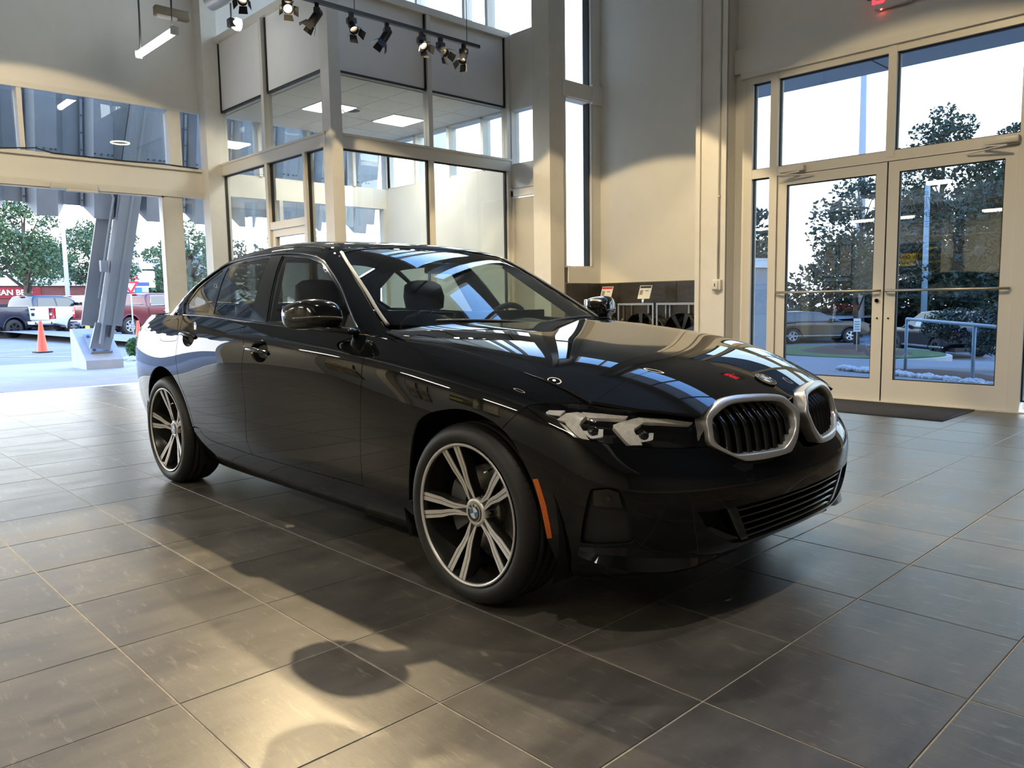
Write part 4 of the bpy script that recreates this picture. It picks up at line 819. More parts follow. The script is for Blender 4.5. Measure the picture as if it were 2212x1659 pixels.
# roundel on the hood
def roundel(parent, M, r, name='badge', letters=True):
    """M maps (x right, y up, z out) to the parent's space"""
    tf = lambda x, y, z: tuple(M @ Vector((x, y, z)))
    def disc(r0, r1, z0, z1, a0, a1, n=36):
        m = MB(); A = np.linspace(a0, a1, n)
        vs = [tf(q * math.cos(a), q * math.sin(a), z) for a in A for q, z in ((r0, z0), (r0, z1), (r1, z1), (r1, z0))]
        fs = [(i * 4 + j, i * 4 + (j + 1) % 4, (i + 1) * 4 + (j + 1) % 4, (i + 1) * 4 + j) for i in range(n - 1) for j in range(4)]
        return m.add(vs, fs)
    b = disc(0, r, 0, .004, 0, 2 * PI).build(name, gloss_black, parent)
    disc(r * .93, r, .003, .0055, 0, 2 * PI).build('badge_ring', chrome, b); disc(r * .58, r * .63, .003, .0052, 0, 2 * PI).build('badge_ring', chrome, b)
    for q in range(4): disc(0, r * .58, .003, .0046, q * PI / 2, (q + 1) * PI / 2, 10).build('badge_quarter', white_badge if q % 2 == 0 else blue_badge, b)
    if letters:
        for ch, a in (('B', 128), ('M', 90), ('W', 52)):
            me = text_mesh(ch, r * .36, True, .0004); a = R(a); c, s_ = math.cos(a - PI / 2), math.sin(a - PI / 2)
            me.transform(M @ Matrix.Translation((r * .78 * math.cos(a), r * .78 * math.sin(a), .0046)) @ Matrix(((c, -s_, 0, 0), (s_, c, 0, 0), (0, 0, 1, 0), (0, 0, 0, 1))))
            link_mesh('lettering', me, white_badge, b)
    return b
def frame_mat(o, xd, zd):
    z = Vector(zd).normalized(); x = Vector(xd); x = (x - z * x.dot(z)).normalized(); y = z.cross(x)
    return Matrix(((x[0], y[0], z[0], o[0]), (x[1], y[1], z[1], o[1]), (x[2], y[2], z[2], o[2]), (0, 0, 0, 1)))
ue = 8.70; c = on('hood', [(ue, 0.)], 'S', .001)[0]; nz = snormal('hood', np.array([ue]), np.array([0.]), 'S')[0]
roundel(hood_o, frame_mat(c, (0, 1, 0), nz), .041)
# ---------------------------------------------------------------- kidneys
def even(L, n, surf='kidney'):
    L = np.array(cr(L, 8, True)); c = L.mean(0); d = np.r_[0, np.cumsum(np.hypot(*np.diff(np.r_[L, L[:1]], axis=0).T))]; Q = np.r_[L, L[:1]]
    out = np.stack([np.interp(np.linspace(0, d[-1], n, endpoint=False), d, Q[:, i]) for i in (0, 1)], 1)
    return out
ko = [tuple(p) for p in B_['kid_out']]; ki = [tuple(p) for p in B_['kid_in']]
ko = [(min(p[0], -.022), p[1]) for p in ko]
No = 160; O_ = even(ko, No); I_ = even(ki, No * 3); cen = np.array([-.25, .65])
angO = np.arctan2(O_[:, 1] - cen[1], (O_[:, 0] - cen[0])); angI = np.arctan2(I_[:, 1] - cen[1], (I_[:, 0] - cen[0]))
Im = np.array([I_[np.argmin(np.abs(np.angle(np.exp(1j * (angI - a)))))] for a in angO])
def kpt(p, off, back=0.):
    P = kidney(p[:, 0], p[:, 1]).copy(); e = 1e-3
    n = np.cross(kidney(p[:, 0] + e, p[:, 1]) - kidney(p[:, 0] - e, p[:, 1]), kidney(p[:, 0], p[:, 1] + e) - kidney(p[:, 0], p[:, 1] - e)); n /= np.linalg.norm(n, axis=1)[:, None]; n *= np.sign(n[:, :1])
    P = P + n * off; P[:, 0] -= back; return P
for sd in SIDES:
    kd = MB(); fl = 1 if sd == 'R' else -1
    ring = lambda f, o, b=0: kpt(O_ * (1 - f) + Im * f, o, b) * np.array([1, fl, 1])
    rows = [ring(0, 0, .035), ring(0, .005), ring(.03, .0105), ring(.09, .0135), ring(.16, .0145), ring(.5, .0140), ring(.84, .0125), ring(.93, .0105), ring(.985, .006), ring(1., .000), ring(1.02, -.004, .05)]
    kd.grid([tuple(p) for i in range(No) for p in [r[i] for r in rows]], No, len(rows), closed=True)
    k_o = kd.build('kidney_frame', satin, car)
    # black field and slats behind it
    bk = kpt(I_[::3], -.004, .085) * np.array([1, fl, 1]); MB().add([tuple(p) for p in bk], [tuple(range(len(bk)))]).build('grille_back', matte_black, k_o)
    y0, y1 = I_[:, 0].min() + .006, I_[:, 0].max() - .004
    for y in np.linspace(y0 + .022, y1 - .020, 9):
        ok = np.abs(I_[:, 0] - y) < .006; z0, z1 = I_[ok, 1].min(), I_[ok, 1].max(); zz = np.linspace(z0 - .004, z1 + .004, 14)
        xk = kidney(np.full(14, y), zz)[:, 0] - .012 - .030 * np.clip((zz - .672) / .06, 0, 1.5); m = MB(); V = []
        for i in range(14):
            for a, b in ((0, -.0035), (.004, -.0085), (-.006, -.011), (-.045, -.006), (-.045, .006), (-.006, .011), (.004, .0085), (0, .0035), (0, -.0035)): V.append((xk[i] + a, (y + b) * fl, zz[i]))
        m.grid(V, 14, 9); m.build('grille_slat', gloss_black, k_o)
# ---------------------------------------------------------------- head lamps
hl = [tuple(p) for p in B_['hl']]
hlp = hl[:9] + [(15.37, 6.7)] + hl[9:]
for sd in SIDES:
    hs = panel('head_lamp', 'belt', shrink(hlp, .003, 'belt'), sd, matte_black, car, off=-.075, rim=False, step=.03)
    # shaded housing walls
    rr = _dens(shrink(hlp, .003, 'belt'), 'belt', .02); A_ = on('belt', rr, sd, -.002); C_ = on('belt', rr, sd, -.075); n = len(rr)
    MB().add([tuple(p) for p in A_] + [tuple(p) for p in C_], [(i, (i + 1) % n, n + (i + 1) % n, n + i) for i in range(n)], True).build('lamp_housing', gloss_black, hs)
    panel('lamp_lens', 'belt', shrink(hlp, .003, 'belt'), sd, lens, hs, off=.0, step=.025, thk=.003, rim=False)
    def plate(name, pts, off, material, thk=.02, step=.02): return panel(name, 'belt', pts, sd, material, hs, off=off, thk=thk, step=step, estep=.008)
    for key, tag_ in (('drlA', 0), ('drlB', 1)):
        plate('light_guide', [tuple(p) for p in B_[key]], -.016 if tag_ else -.018, drl, .03)
    for q in range(2):
        a = [tuple(p) for p in B_['chevA' if q == 0 else 'chevB']]
        plate('light_guide_fin', a, -.012, drl, .02)
        plate('lamp_reflector', [tuple(p) for p in B_['cupA' if q == 0 else 'cupB']], -.030, white_opal, .02)
        c = B_['projA' if q == 0 else 'projB'][0]; p0 = on('belt', [c], sd, -.035)[0]; nrm = snormal('belt', np.array([c[0]]), np.array([c[1]]), sd)[0]
        M = frame_mat(p0, (0, 1, 0), nrm); m = MB()
        m.lathe([(0, .012), (.010, .0105), (.017, .006), (.021, 0), (.023, -.02)], 20); m.v = [tuple(M @ Vector(v)) for v in m.v]
        m.build('projector_lens', gloss_black, hs)
    for q in ('drlTop', 'drlTop2'): plate('light_guide', [tuple(p) for p in B_[q]], -.014, drl, .02)
    plate('turn_lamp', [tuple(p) for p in B_['turn']], -.012, white_opal, .012)
# ---------------------------------------------------------------- greenhouse
dlo = [tuple(p) for p in cr(B_['dlo'][:1], 1)] if False else [tuple(p) for p in B_['dlo']]
trim = [tuple(p) for p in B_['trimline']]; redge = [tuple(p) for p in B_['roofedge']]
beltg = [(-.60, .075), (-.78, .077), (-1.0, .086), (-1.41, .0975), (-1.74, .112), (-2.35, .136), (-2.85, .150), (-3.1, .262), (-3.36, .255)]
for sd in SIDES:
    dl = B_['dlo']; loop = [tuple(p) for p in dl[:5]] + [tuple(p) for p in cr(dl[4:], 4)][1:]
    frame = [(-.62, .072)] + [(-.66, .10)] + trim[0:] + redge + [(-3.34, .22)] + [(-3.30, .20), (-3.0, .165), (-2.82, .1405), (-2.35, .1305), (-1.74, .107), (-1.41, .0925), (-1.0, .081), (-.78, .0725)]
    sf = panel('side_frame', 'green', frame, sd, paint, car, holes=[loop], estep=.012, step=.03)
    for nm, key, mt in (('front_door_window', 'win_front', side_glass), ('rear_door_window', 'win_rear', side_glass), ('quarter_window', 'win_quarter', side_glass)):
        w = B_[key]; n0 = {'win_front': 4, 'win_rear': 2, 'win_quarter': 2}[key]
        panel(nm, 'green', [tuple(p) for p in w], sd, mt, car, off=-.007, thk=.004, rim=False, step=.04, estep=.02)
    # black window surrounds between the panes
    surround = shrink(loop, .001, 'green')
    panel('window_surround', 'green', surround, sd, gloss_black, car, holes=[shrink([tuple(p) for p in B_[k_]], .004, 'green') for k_ in ('win_front', 'win_rear', 'win_quarter')], off=-.004, thk=.006, estep=.012, step=.03)
    panel('pillar_cover', 'green', shrink([tuple(p) for p in B_['bpillar']], .002, 'green'), sd, gloss_black, car, off=.0005, thk=.006, step=.03)
    panel('mirror_sail', 'green', [tuple(p) for p in B_['sail']], sd, soft_black, car, off=.002, thk=.008, step=.03)
    trimtube('belt_moulding', 'green', [(-.70, .076), (-1.0, .0855), (-1.41, .097), (-1.74, .111), (-2.35, .135), (-2.80, .147)], sd, .006, gloss_black, car, off=.001)
    trimtube('window_moulding', 'green', [(-2.806, .151), (-2.878, .195), (-2.885, .215), (-2.8253, .3136), (-2.6786, .3698), (-2.5087, .4273), (-2.2357, .4423), (-1.8926, .4411), (-1.6648, .434), (-1.4755, .4173), (-1.3444, .3912), (-1.2274, .3429), (-1.0827, .2682), (-.9251, .1663), (-.80, .085)], sd, .0045, gloss_black, car, off=.001)
    trimtube('windshield_moulding', 'green', [(p[0] + .004, p[1] + .008) for p in trim], sd, .011, mat('pillar_trim_grey', (.16, .15, .135), .35, 0, .3), car, off=.002, flat=.5)
    trimtube('roof_moulding', 'green', redge, sd, .006, gloss_black, car, off=-.002)
ws_t = [tuple(p) for p in B_['wstop']]
lowb = [(-.70, .13), (-.60, .17), (-.53, .26), (-.475, .45), (-.45, .7), (-.44, 1.0)]
mg = lambda L: [(p[0], 2 - p[1]) for p in L]
wsr = [(p[0] + .002, p[1] + .018) for p in trim]
ws = wsr + ws_t + mg(ws_t[:-1])[::-1] + mg(wsr)[::-1] + mg(lowb[:-1]) + lowb[::-1]
panel('windshield', 'green', ws, 'S', screen, car, off=-.004, rim=False, step=.05, estep=.03)
rt = [(-1.345, .455)] + [(p[0] - .008, p[1] + .004) for p in ws_t]; re_ = [(p[0], p[1] + .012) for p in redge]
rb_ = [(-2.55, .55), (-2.60, .72), (-2.62, 1.0)]
roof_poly = rt + mg(rt[:-1])[::-1] + mg([p for p in re_ if p[0] > -2.5]) + mg(rb_[:-1]) + rb_[::-1] + [p for p in re_ if p[0] > -2.5][::-1]
panel('roof', 'green', roof_poly, 'S', paint, car, step=.05, estep=.02)
bl_r = [(-2.56, .545), (-2.62, .72), (-2.64, 1.0)]; bl_b = [(-3.20, .40), (-3.24, .62), (-3.26, 1.0)]; bl_e = [(-2.62, .47), (-2.8, .435), (-3.1, .362)]
backlight = bl_e[::-1] + bl_r + mg(bl_r[:-1])[::-1] + mg(bl_e) + mg(bl_b[:-1]) + bl_b[::-1]
panel('rear_window', 'green', backlight, 'S', dark_glass, car, off=-.003, rim=False, step=.05)
deck = [(-3.215, .405), (-3.255, .62), (-3.275, 1.0)]; tl = [(-3.84, .26), (-3.86, .5), (-3.87, .75), (-3.87, 1.)]; el = [(-3.36, .27), (-3.6, .262)]
deck_poly = deck + mg(deck[:-1])[::-1] + mg(el) + mg(tl[:-1]) + tl[::-1] + el[::-1]
panel('trunk_lid', 'green', deck_poly, 'S', paint, car, step=.05)
# cowl between hood and windshield, wipers
m = MB(); yy = np.linspace(-.72, .72, 25); V = []
for y in yy:
    x1 = -.50 - .20 * (abs(y) / .72) ** 2.2; V += [(x1 + .10, y, .945), (x1 - .02, y, .962 + .01), (x1 - .22, y, .985 - .03)]
m.grid(V, 25, 3); m.build('cowl_panel', soft_black, car)
def glassz(x, y): 
    return float(_zc(x) - _crown(np.array(x)) * y * y)
for y0, y1, x0, x1 in ((-.50, .04, -.635, -.525), (.06, .56, -.525, -.64)):
    q = [(x0 + (x1 - x0) * i / 8, y0 + (y1 - y0) * i / 8) for i in range(9)]
    w = MB().tube([(a, b, glassz(a, b) + .010) for a, b in q], .0065, 8, flat=1.2).build('wiper', soft_black, car)
    MB().tube([(a + .03, b, glassz(a + .03, b) + .006) for a, b in ((x0 + .02, y0), ((x0 + x1) / 2, (y0 + y1) / 2))], .006, 6).build('wiper_arm', soft_black, w)
# ---------------------------------------------------------------- door mirrors
for sd in SIDES:
    f = -1 if sd == 'R' else 1
    def mb_(x, w, z): return (x, f * w, z)
    # shell: rounded sections stacked outwards from the door
    secs = np.array([(.874, -.825, 1.038, .022, .022), (.880, -.835, 1.040, .048, .042), (.896, -.868, 1.043, .082, .056), (.925, -.895, 1.046, .104, .063), (.965, -.912, 1.048, .110, .065), (1.00, -.924, 1.048, .103, .062), (1.024, -.938, 1.046, .088, .055), (1.040, -.955, 1.044, .060, .042), (1.050, -.965, 1.043, .022, .020)])
    secs = np.array(cr(secs, 3)); n = 32; V = []
    for (w, x, z, d, h) in secs:
        for k_ in range(n + 1):
            a = 2 * PI * k_ / n; ca, sa = math.cos(a), math.sin(a); e = .62
            u_ = math.copysign(abs(ca) ** e, ca) * d; v_ = math.copysign(abs(sa) ** e, sa) * h * (1 if sa > 0 else .92)
            V.append(mb_(x + u_ - .012 * (v_ / .06), w, z + v_ + .012 * (u_ / .11)))
    m = MB(); m.grid(V, len(secs), n + 1); nv = n + 1
    m.f += [tuple(range(n))[::-1], tuple((len(secs) - 1) * nv + i for i in range(n))]; m.sm += [True, True]
    mo = m.build('door_mirror', gloss_black, car)
    ring = [mb_(x + d * 1.005, w, z - .006) for (w, x, z, d, h) in secs[3:-2]]
    MB().tube(ring, .0035, 6).build('turn_lamp', mat('lamp_strip', (.25, .24, .22), .2, .4, .5), mo)
    m = MB(); m.tube([mb_(-.765, .82, .975), mb_(-.785, .86, .980), mb_(-.83, .905, .990), mb_(-.88, .945, .998)], [.045, .038, .036, .04], 12, flat=.40); m.build('mirror_arm', gloss_black, mo)
    q = [mb_(x - d * 1.002 - .002, w, z + s_ * h * .78) for (w, x, z, d, h) in secs[6:-5] for s_ in (1, -1)]
    m = MB(); m.grid(q, len(q) // 2, 2); m.build('mirror_glass', chrome, mo)
# ---------------------------------------------------------------- inner black shell, wheel wells, floor pan
m = MB(); su = np.linspace(0, 34, 171); tu = np.linspace(0, 8, 33)
U, T = np.meshgrid(su, tu, indexing='ij'); P = seval('belt', U.ravel(), T.ravel(), 'S') - snormal('belt', U.ravel(), T.ravel(), 'S') * .020
P = P.reshape(len(su), len(tu), 3); fs = []
for i in range(len(su) - 1):
    for j in range(len(tu) - 1):
        c = P[i:i + 2, j:j + 2].reshape(-1, 3).mean(0)
        if math.hypot(c[0], c[2] - .335) < .425 or math.hypot(c[0] + 2.851, c[2] - .335) < .425: continue
        if c[0] > .66 and (c[2] < .47 or abs(c[1]) < .5): continue
        if c[0] > .2 and c[2] > .56: continue
        if c[0] > .44 and .69 < abs(c[1]) and .29 < c[2] < .53: continue
        fs.append((i * len(tu) + j, (i + 1) * len(tu) + j, (i + 1) * len(tu) + j + 1, i * len(tu) + j + 1))
m.add(P.reshape(-1, 3).tolist(), fs, True); m.build('inner_shell', matte_black, car, fix=False)
m = MB(); m.box((-3.7, -.70, .20), (.55, .70, .24)); m.box((.55, -.5, .2), (.70, .5, .24)); m.build('floor_pan', matte_black, car)
m = MB(); m.box((-.45, -.62, .24), (.5, .62, .72)); m.build('engine_bay', matte_black, car)
for cx in (0, -2.851):
    for f in (-1, 1):
        m = MB(); A = np.linspace(-.42, PI + .42, 25); V = []
        for a in A:
            for w, r in ((.50, .41), (.60, .425), (.855, .425)): V.append((cx + r * math.cos(a), f * w, .335 + r * math.sin(a)))
        m.grid(V, 25, 3); m.add([(cx - .42, f * .50, .2), (cx + .42, f * .50, .2), (cx + .42, f * .50, .75), (cx - .42, f * .50, .75)], [(0, 1, 2, 3)]); m.build('wheel_liner', matte_black, car)
# ---------------------------------------------------------------- wheels
def wheel(cx, f, ang, width=.235, mark=True):
    """f -1 right, +1 left; built about the hub, outer face towards f"""
    R0 = .332; rim = .2585; hw = width / 2; yo = .888      # outer rim plane
    o = MB()
    o.lathe([(.247, -.004), (.2605, -.001), (.2615, .004), (.2585, .0075), (.2545, .006), (.251, .0), (.247, -.012), (.243, -.04), (.236, -.075), (.222, -.12), (.222, -.175), (.247, -.19)], 72, 'y')
    def fin(m, name, material, parent):
        m.v = [(x + cx, f * (yo + y), z + .332) for x, y, z in m.v]; return m.build(name, material, parent)
    w = fin(o, 'wheel', gunmetal, car)
    l = MB(); l.lathe([(.2485, .0025), (.2555, .0078), (.2608, .0066), (.2608, .0045), (.2485, .0005)], 72, 'y', close=True); fin(l, 'rim_lip', machined, w)
    t = MB(); c0 = -hw + .008
    prof = [(.2600, c0 + hw - .010), (.2665, c0 + hw - .004), (.280, c0 + hw + .0025), (.297, c0 + hw + .002), (.311, c0 + hw - .004), (.322, c0 + hw - .016), (.329, c0 + hw - .032)]
    grooves = [-.062, -.022, .022, .062]; tread = []
    for g in grooves[::-1]: tread += [(.332, c0 + g + .005), (.325, c0 + g + .0035), (.325, c0 + g - .0035), (.332, c0 + g - .005)]
    prof = prof + [(.331, c0 + hw - .042)] + tread + [(.331, c0 - hw + .042), (.329, c0 - hw + .032), (.311, c0 - hw + .004), (.285, c0 - hw), (.2600, c0 - hw + .012)]
    t.lathe(prof, 90, 'y'); ty = fin(t, 'tyre', rubber, w)
    sp = MB()   # shoulder sipes
    for k in range(72):
        a = 2 * PI * k / 72
        for y0, y1 in ((hw - .046, hw - .020), (-.018, .016)):
            p = [(r * math.cos(a + d), c0 + y, r * math.sin(a + d)) for r, y, d in ((.3322, y0, -.006), (.3318 if y0 > 0 else .3322, y1, .010), (.3318 if y0 > 0 else .3322, y1, .016), (.3322, y0, 0.))]
            sp.add(p, [(0, 1, 2, 3)])
    so = fin(sp, 'tread_sipes', matte_black, w); so['kind'] = 'stuff'
    hub_y = -.045
    def face_y(r): return hub_y + .043 * max(0, (r - .05) / .20) ** 1.15
    for k in range(5):
        A = R(ang + 72 * k); ca, sa = math.cos(A), math.sin(A)
        def P(r, tq, y): return (r * ca - tq * sa, y, r * sa + tq * ca)
        # two arms: centre line offset from the spoke axis
        cl = [(.046, .0095), (.105, .0115), (.135, .0165), (.165, .0245), (.2500, .0365)]
        hwid = [.0092, .0108, .0122, .0142, .0160]
        body = MB(); face = MB()
        for sgn in (-1, 1):
            V = []
            for (r, c_), h in zip(cl, hwid):
                y = face_y(r); d = .042 if r < .2 else .03
                V += [P(r, sgn * (c_ - h), y - .004), P(r, sgn * (c_ + h), y - .004), P(r, sgn * (c_ + h * 1.25), y - d), P(r, sgn * (c_ - h * 1.1), y - d), P(r, sgn * (c_ - h), y - .004)]
            body.grid(V, 5, 5, False)
            # machined face: two strips with a dark groove between
            for lo, hi in ((-.98, .0), (.20, .98)):
                V = []
                for (r, c_), h in zip(cl, hwid):
                    y = face_y(r)
                    a, b = c_ + lo * h, c_ + hi * h
                    if lo < 0 and r < .1: a, b = c_ + .2 * h, c_ + .25 * h   # the inner strip starts beyond the hub
                    V += [P(r, sgn * a, y - .004), P(r, sgn * a, y), P(r, sgn * b, y), P(r, sgn * b, y - .004)]
                face.grid(V, 5, 4, False)
        # web near the hub
        V = [P(.046, -.014, face_y(.046) - .006), P(.046, .014, face_y(.046) - .006), P(.118, -.012, face_y(.118) - .007), P(.118, .012, face_y(.118) - .007)]
        body.add(V, [(0, 1, 3, 2)])
        b = fin(body, 'spoke', gunmetal, w); fin(face, 'spoke_face', machined, w)
    h = MB(); h.lathe([(0, hub_y + .001), (.036, hub_y + .001), (.040, hub_y + .003), (.048, hub_y + .0015), (.054, hub_y - .004), (.058, hub_y - .03), (.06, hub_y - .06)], 40, 'y'); fin(h, 'wheel_hub', machined, w)
    for k in range(5):
        A = R(ang + 36 + 72 * k); b = MB(); b.lathe([(0, -.062), (.010, -.062), (.011, -.066), (.011, -.08)], 10, 'y', (.056 * math.cos(A), 0, .056 * math.sin(A))); fin(b, 'wheel_bolt', gunmetal, w)
    roundel(w, frame_mat((cx, f * (yo + hub_y + .002), .332), (math.cos(R(ang - 90)) , 0, math.sin(R(ang - 90))), (0, f, 0)), .034, 'hub_badge', True)
    d = MB(); d.lathe([(.075, -.135), (.085, -.115), (.165, -.115), (.168, -.118), (.168, -.142), (.165, -.145), (.085, -.145)], 48, 'y'); d.lathe([(0, -.092), (.075, -.094), (.08, -.10), (.08, -.14)], 32, 'y'); fin(d, 'brake_disc', steel, w)
    c = MB(); V = []
    for a in np.linspace(R(150 if cx == 0 else 20), R(215 if cx == 0 else 80), 9):
        for r, y in ((.105, -.088), (.182, -.082), (.190, -.10), (.190, -.16), (.105, -.16), (.105, -.088)): V.append((r * math.cos(a), y, r * math.sin(a)))
    c.grid(V, 9, 6, False); c.f += [tuple(range(5)), tuple(8 * 6 + i for i in range(5))]; c.sm += [False, False]; fin(c, 'brake_caliper', cast, w)
    v_ = MB(); v_.tube([(.212 * math.cos(R(58)), -.03, .212 * math.sin(R(58))), (.200 * math.cos(R(58)), .004, .200 * math.sin(R(58)))], .004, 8); fin(v_, 'tyre_valve', chrome, w)
    return w
for cx, a in ((0, 110), (-2.851, 99)):
    for f in (-1, 1): wheel(cx, f, a if f < 0 else a + 30)
# ---------------------------------------------------------------- cabin
def soft(name, secs, material, parent, n=24, e=.6, axis=2):
    """rounded solid lofted from superelliptic sections (centre, half sizes) stacked along z"""
    V = []
    for (x, y, z, a, b) in secs:
        for k in range(n + 1):
            t = 2 * PI * k / n; c_, s_ = math.cos(t), math.sin(t)
            V.append((x + math.copysign(abs(c_) ** e, c_) * a, y + math.copysign(abs(s_) ** e, s_) * b, z))
    m = MB(); m.grid(V, len(secs), n + 1); m.f += [tuple(range(n))[::-1], tuple((len(secs) - 1) * (n + 1) + i for i in range(n))]; m.sm += [True, True]
    return m.build(name, material, parent)
for y in (-.37, .37):
    st = soft('front_seat', [(-1.42, y, .50, .20, .20), (-1.42, y, .53, .25, .245), (-1.42, y, .60, .25, .25), (-1.45, y, .625, .20, .22)], leather, car)
    soft('seat_back', [(-1.68, y, .56, .07, .22), (-1.72, y, .70, .075, .245), (-1.77, y, .86, .07, .24), (-1.81, y, .97, .06, .20), (-1.83, y, 1.01, .045, .14), (-1.835, y, 1.02, .02, .08)], leather, st)
    soft('headrest', [(-1.84, y, 1.045, .035, .10), (-1.84, y, 1.06, .05, .135), (-1.845, y, 1.13, .058, .145), (-1.855, y, 1.20, .05, .13), (-1.86, y, 1.225, .03, .09), (-1.86, y, 1.232, .01, .04)], leather, st)
    MB().tube([(-1.84, y - .05, 1.0), (-1.84, y - .05, 1.06)], .006, 6).tube([(-1.84, y + .05, 1.0), (-1.84, y + .05, 1.06)], .006, 6).build('headrest_post', chrome, st)
    soft('rear_headrest', [(-2.63, y, 1.0, .05, .10), (-2.64, y, 1.02, .06, .125), (-2.65, y, 1.09, .055, .12), (-2.66, y, 1.12, .02, .08)], leather, car)
soft('rear_bench', [(-2.3, 0, .48, .26, .58), (-2.3, 0, .60, .27, .62), (-2.32, 0, .63, .22, .58)], tan_leather, car)
soft('rear_seat_back', [(-2.50, 0, .60, .08, .60), (-2.55, 0, .80, .08, .61), (-2.60, 0, .96, .06, .56), (-2.61, 0, .985, .03, .50)], tan_leather, car)
boxo('parcel_shelf', (-3.15, -.58, .95), (-2.66, .58, .975), soft_black, car)
m = MB(); V = []   # dashboard
for y in np.linspace(-.70, .70, 29):
    hump = .035 * math.exp(-((y - .38) / .17) ** 2)
    V += [(-.62, y, .93), (-.78, y, .962), (-.95, y, .968 + hump), (-1.04, y, .955 + hump), (-1.08, y, .90), (-1.05, y, .70), (-.98, y, .45)]
m.grid(V, 29, 7); m.build('dashboard', plastic, car)
MB().rbox((-1.06, -.05, .93), (-1.035, .62, 1.045), .008).build('curved_display', gloss_black, car)
A = np.linspace(0, 2 * PI, 33); tilt = R(24)
stw = MB().tube([(-1.17 + .183 * math.sin(a) * math.sin(tilt) * 1.0, .40 + .183 * math.cos(a), .905 + .183 * math.sin(a) * math.cos(tilt)) for a in A], .0165, 10, caps=False).build('steering_wheel', leather, car)
MB().rbox((-1.19, .32, .85), (-1.13, .48, .95), .02).bar((-1.165, .22, .905), (-1.165, .58, .905), .03, .02).build('steering_hub', plastic, stw)
MB().rbox((-1.235, -.10, 1.245), (-1.20, .13, 1.305), .012).bar((-1.215, .015, 1.29), (-1.21, .015, 1.312), .02, .02).build('interior_mirror', gloss_black, car)
# headliner and door cards give the cabin its dark lining
u_ = np.linspace(-2.6, -1.36, 14); v_ = np.linspace(.42, 1.58, 25); U, T = np.meshgrid(u_, v_, indexing='ij')
P = seval('green', U.ravel(), T.ravel(), 'S') - snormal('green', U.ravel(), T.ravel(), 'S') * .028; MB().grid(P.tolist(), 14, 25).build('headliner', mat('headliner_grey', (.03, .03, .03), .9), car)
for f in (-1, 1):
    MB().rbox((-1.68, f * .80, .42), (-.70, f * .76, .955), .012).build('door_card', plastic, car); MB().rbox((-2.45, f * .80, .42), (-1.74, f * .765, .985), .012).build('door_card', plastic, car)
    MB().bar((-1.70, f * .775, .93), (-1.83, f * .60, 1.33), .09, .02, (0, 1, 0)).build('pillar_lining', soft_black, car)
    MB().bar((-.80, f * .70, .98), (-1.30, f * .56, 1.31), .03, .05).build('pillar_lining', soft_black, car)

# ================================================================ outside the left entrance
asphalt = mat('asphalt', (.12, .125, .135), .9, noise=(1.2, (.155, .16, .17), 8), bump=(60, .3, .01))
concrete = mat('concrete', (.25, .25, .255), .85, noise=(1.0, (.32, .32, .325), 7), bump=(40, .15, .004))
line_w = mat('line_paint', (.42, .44, .46), .8)
def gz(x): return -.012 - max(0, -x - 15.5) * .0085
m = MB(); xs_ = [-15.6, -30, -60, -140]
m.add([(x, y, gz(x) - .12) for x in xs_ for y in (-60, 60)], [(i * 2, i * 2 + 1, i * 2 + 3, i * 2 + 2) for i in range(3)]); m.build('trim_20', asphalt, kind='structure')
ap = boxo('trim_21', (-15.8, -14, -.20), (-9.78, 5.6, -.02), concrete, kind='structure')
for i, (xa_, xb_) in enumerate(((-11.3, -9.80), (-13.5, -11.31), (-15.8, -13.51))):
    for j in range(6):
        y = -12 + j * 2.9; boxo('paving_slab', (xa_, y, -.03), (xb_, min(y + 2.89, 5.55), -.008), concrete, ap)
boxo('trim_22', (-9.79, -4.2, -.02), (-9.60, 1.69, .002), alu, kind='structure')
# parking bay lines
t = empty('parking_lines', (-20, 2, gz(-20) - .115), label='white painted parking lines on the asphalt outside the open entrance', cat='parking lines')
def ln(a, b, w=.10): MB().bar((a[0] + 20, a[1] - 2, gz(a[0]) - gz(-20) + .004), (b[0] + 20, b[1] - 2, gz(b[0]) - gz(-20) + .004), w, .006).build('line', line_w, t)
for a, b in (((-19.5, 3.2), (-27.5, .2)), ((-22.5, 4.0), (-23.5, 1.8)), ((-25.5, 5.0), (-25.6, 1.4)), ((-20.5, 1.2), (-21.0, -1.2)), ((-27.5, 7.0), (-26.5, 3.0))): ln(a, b)
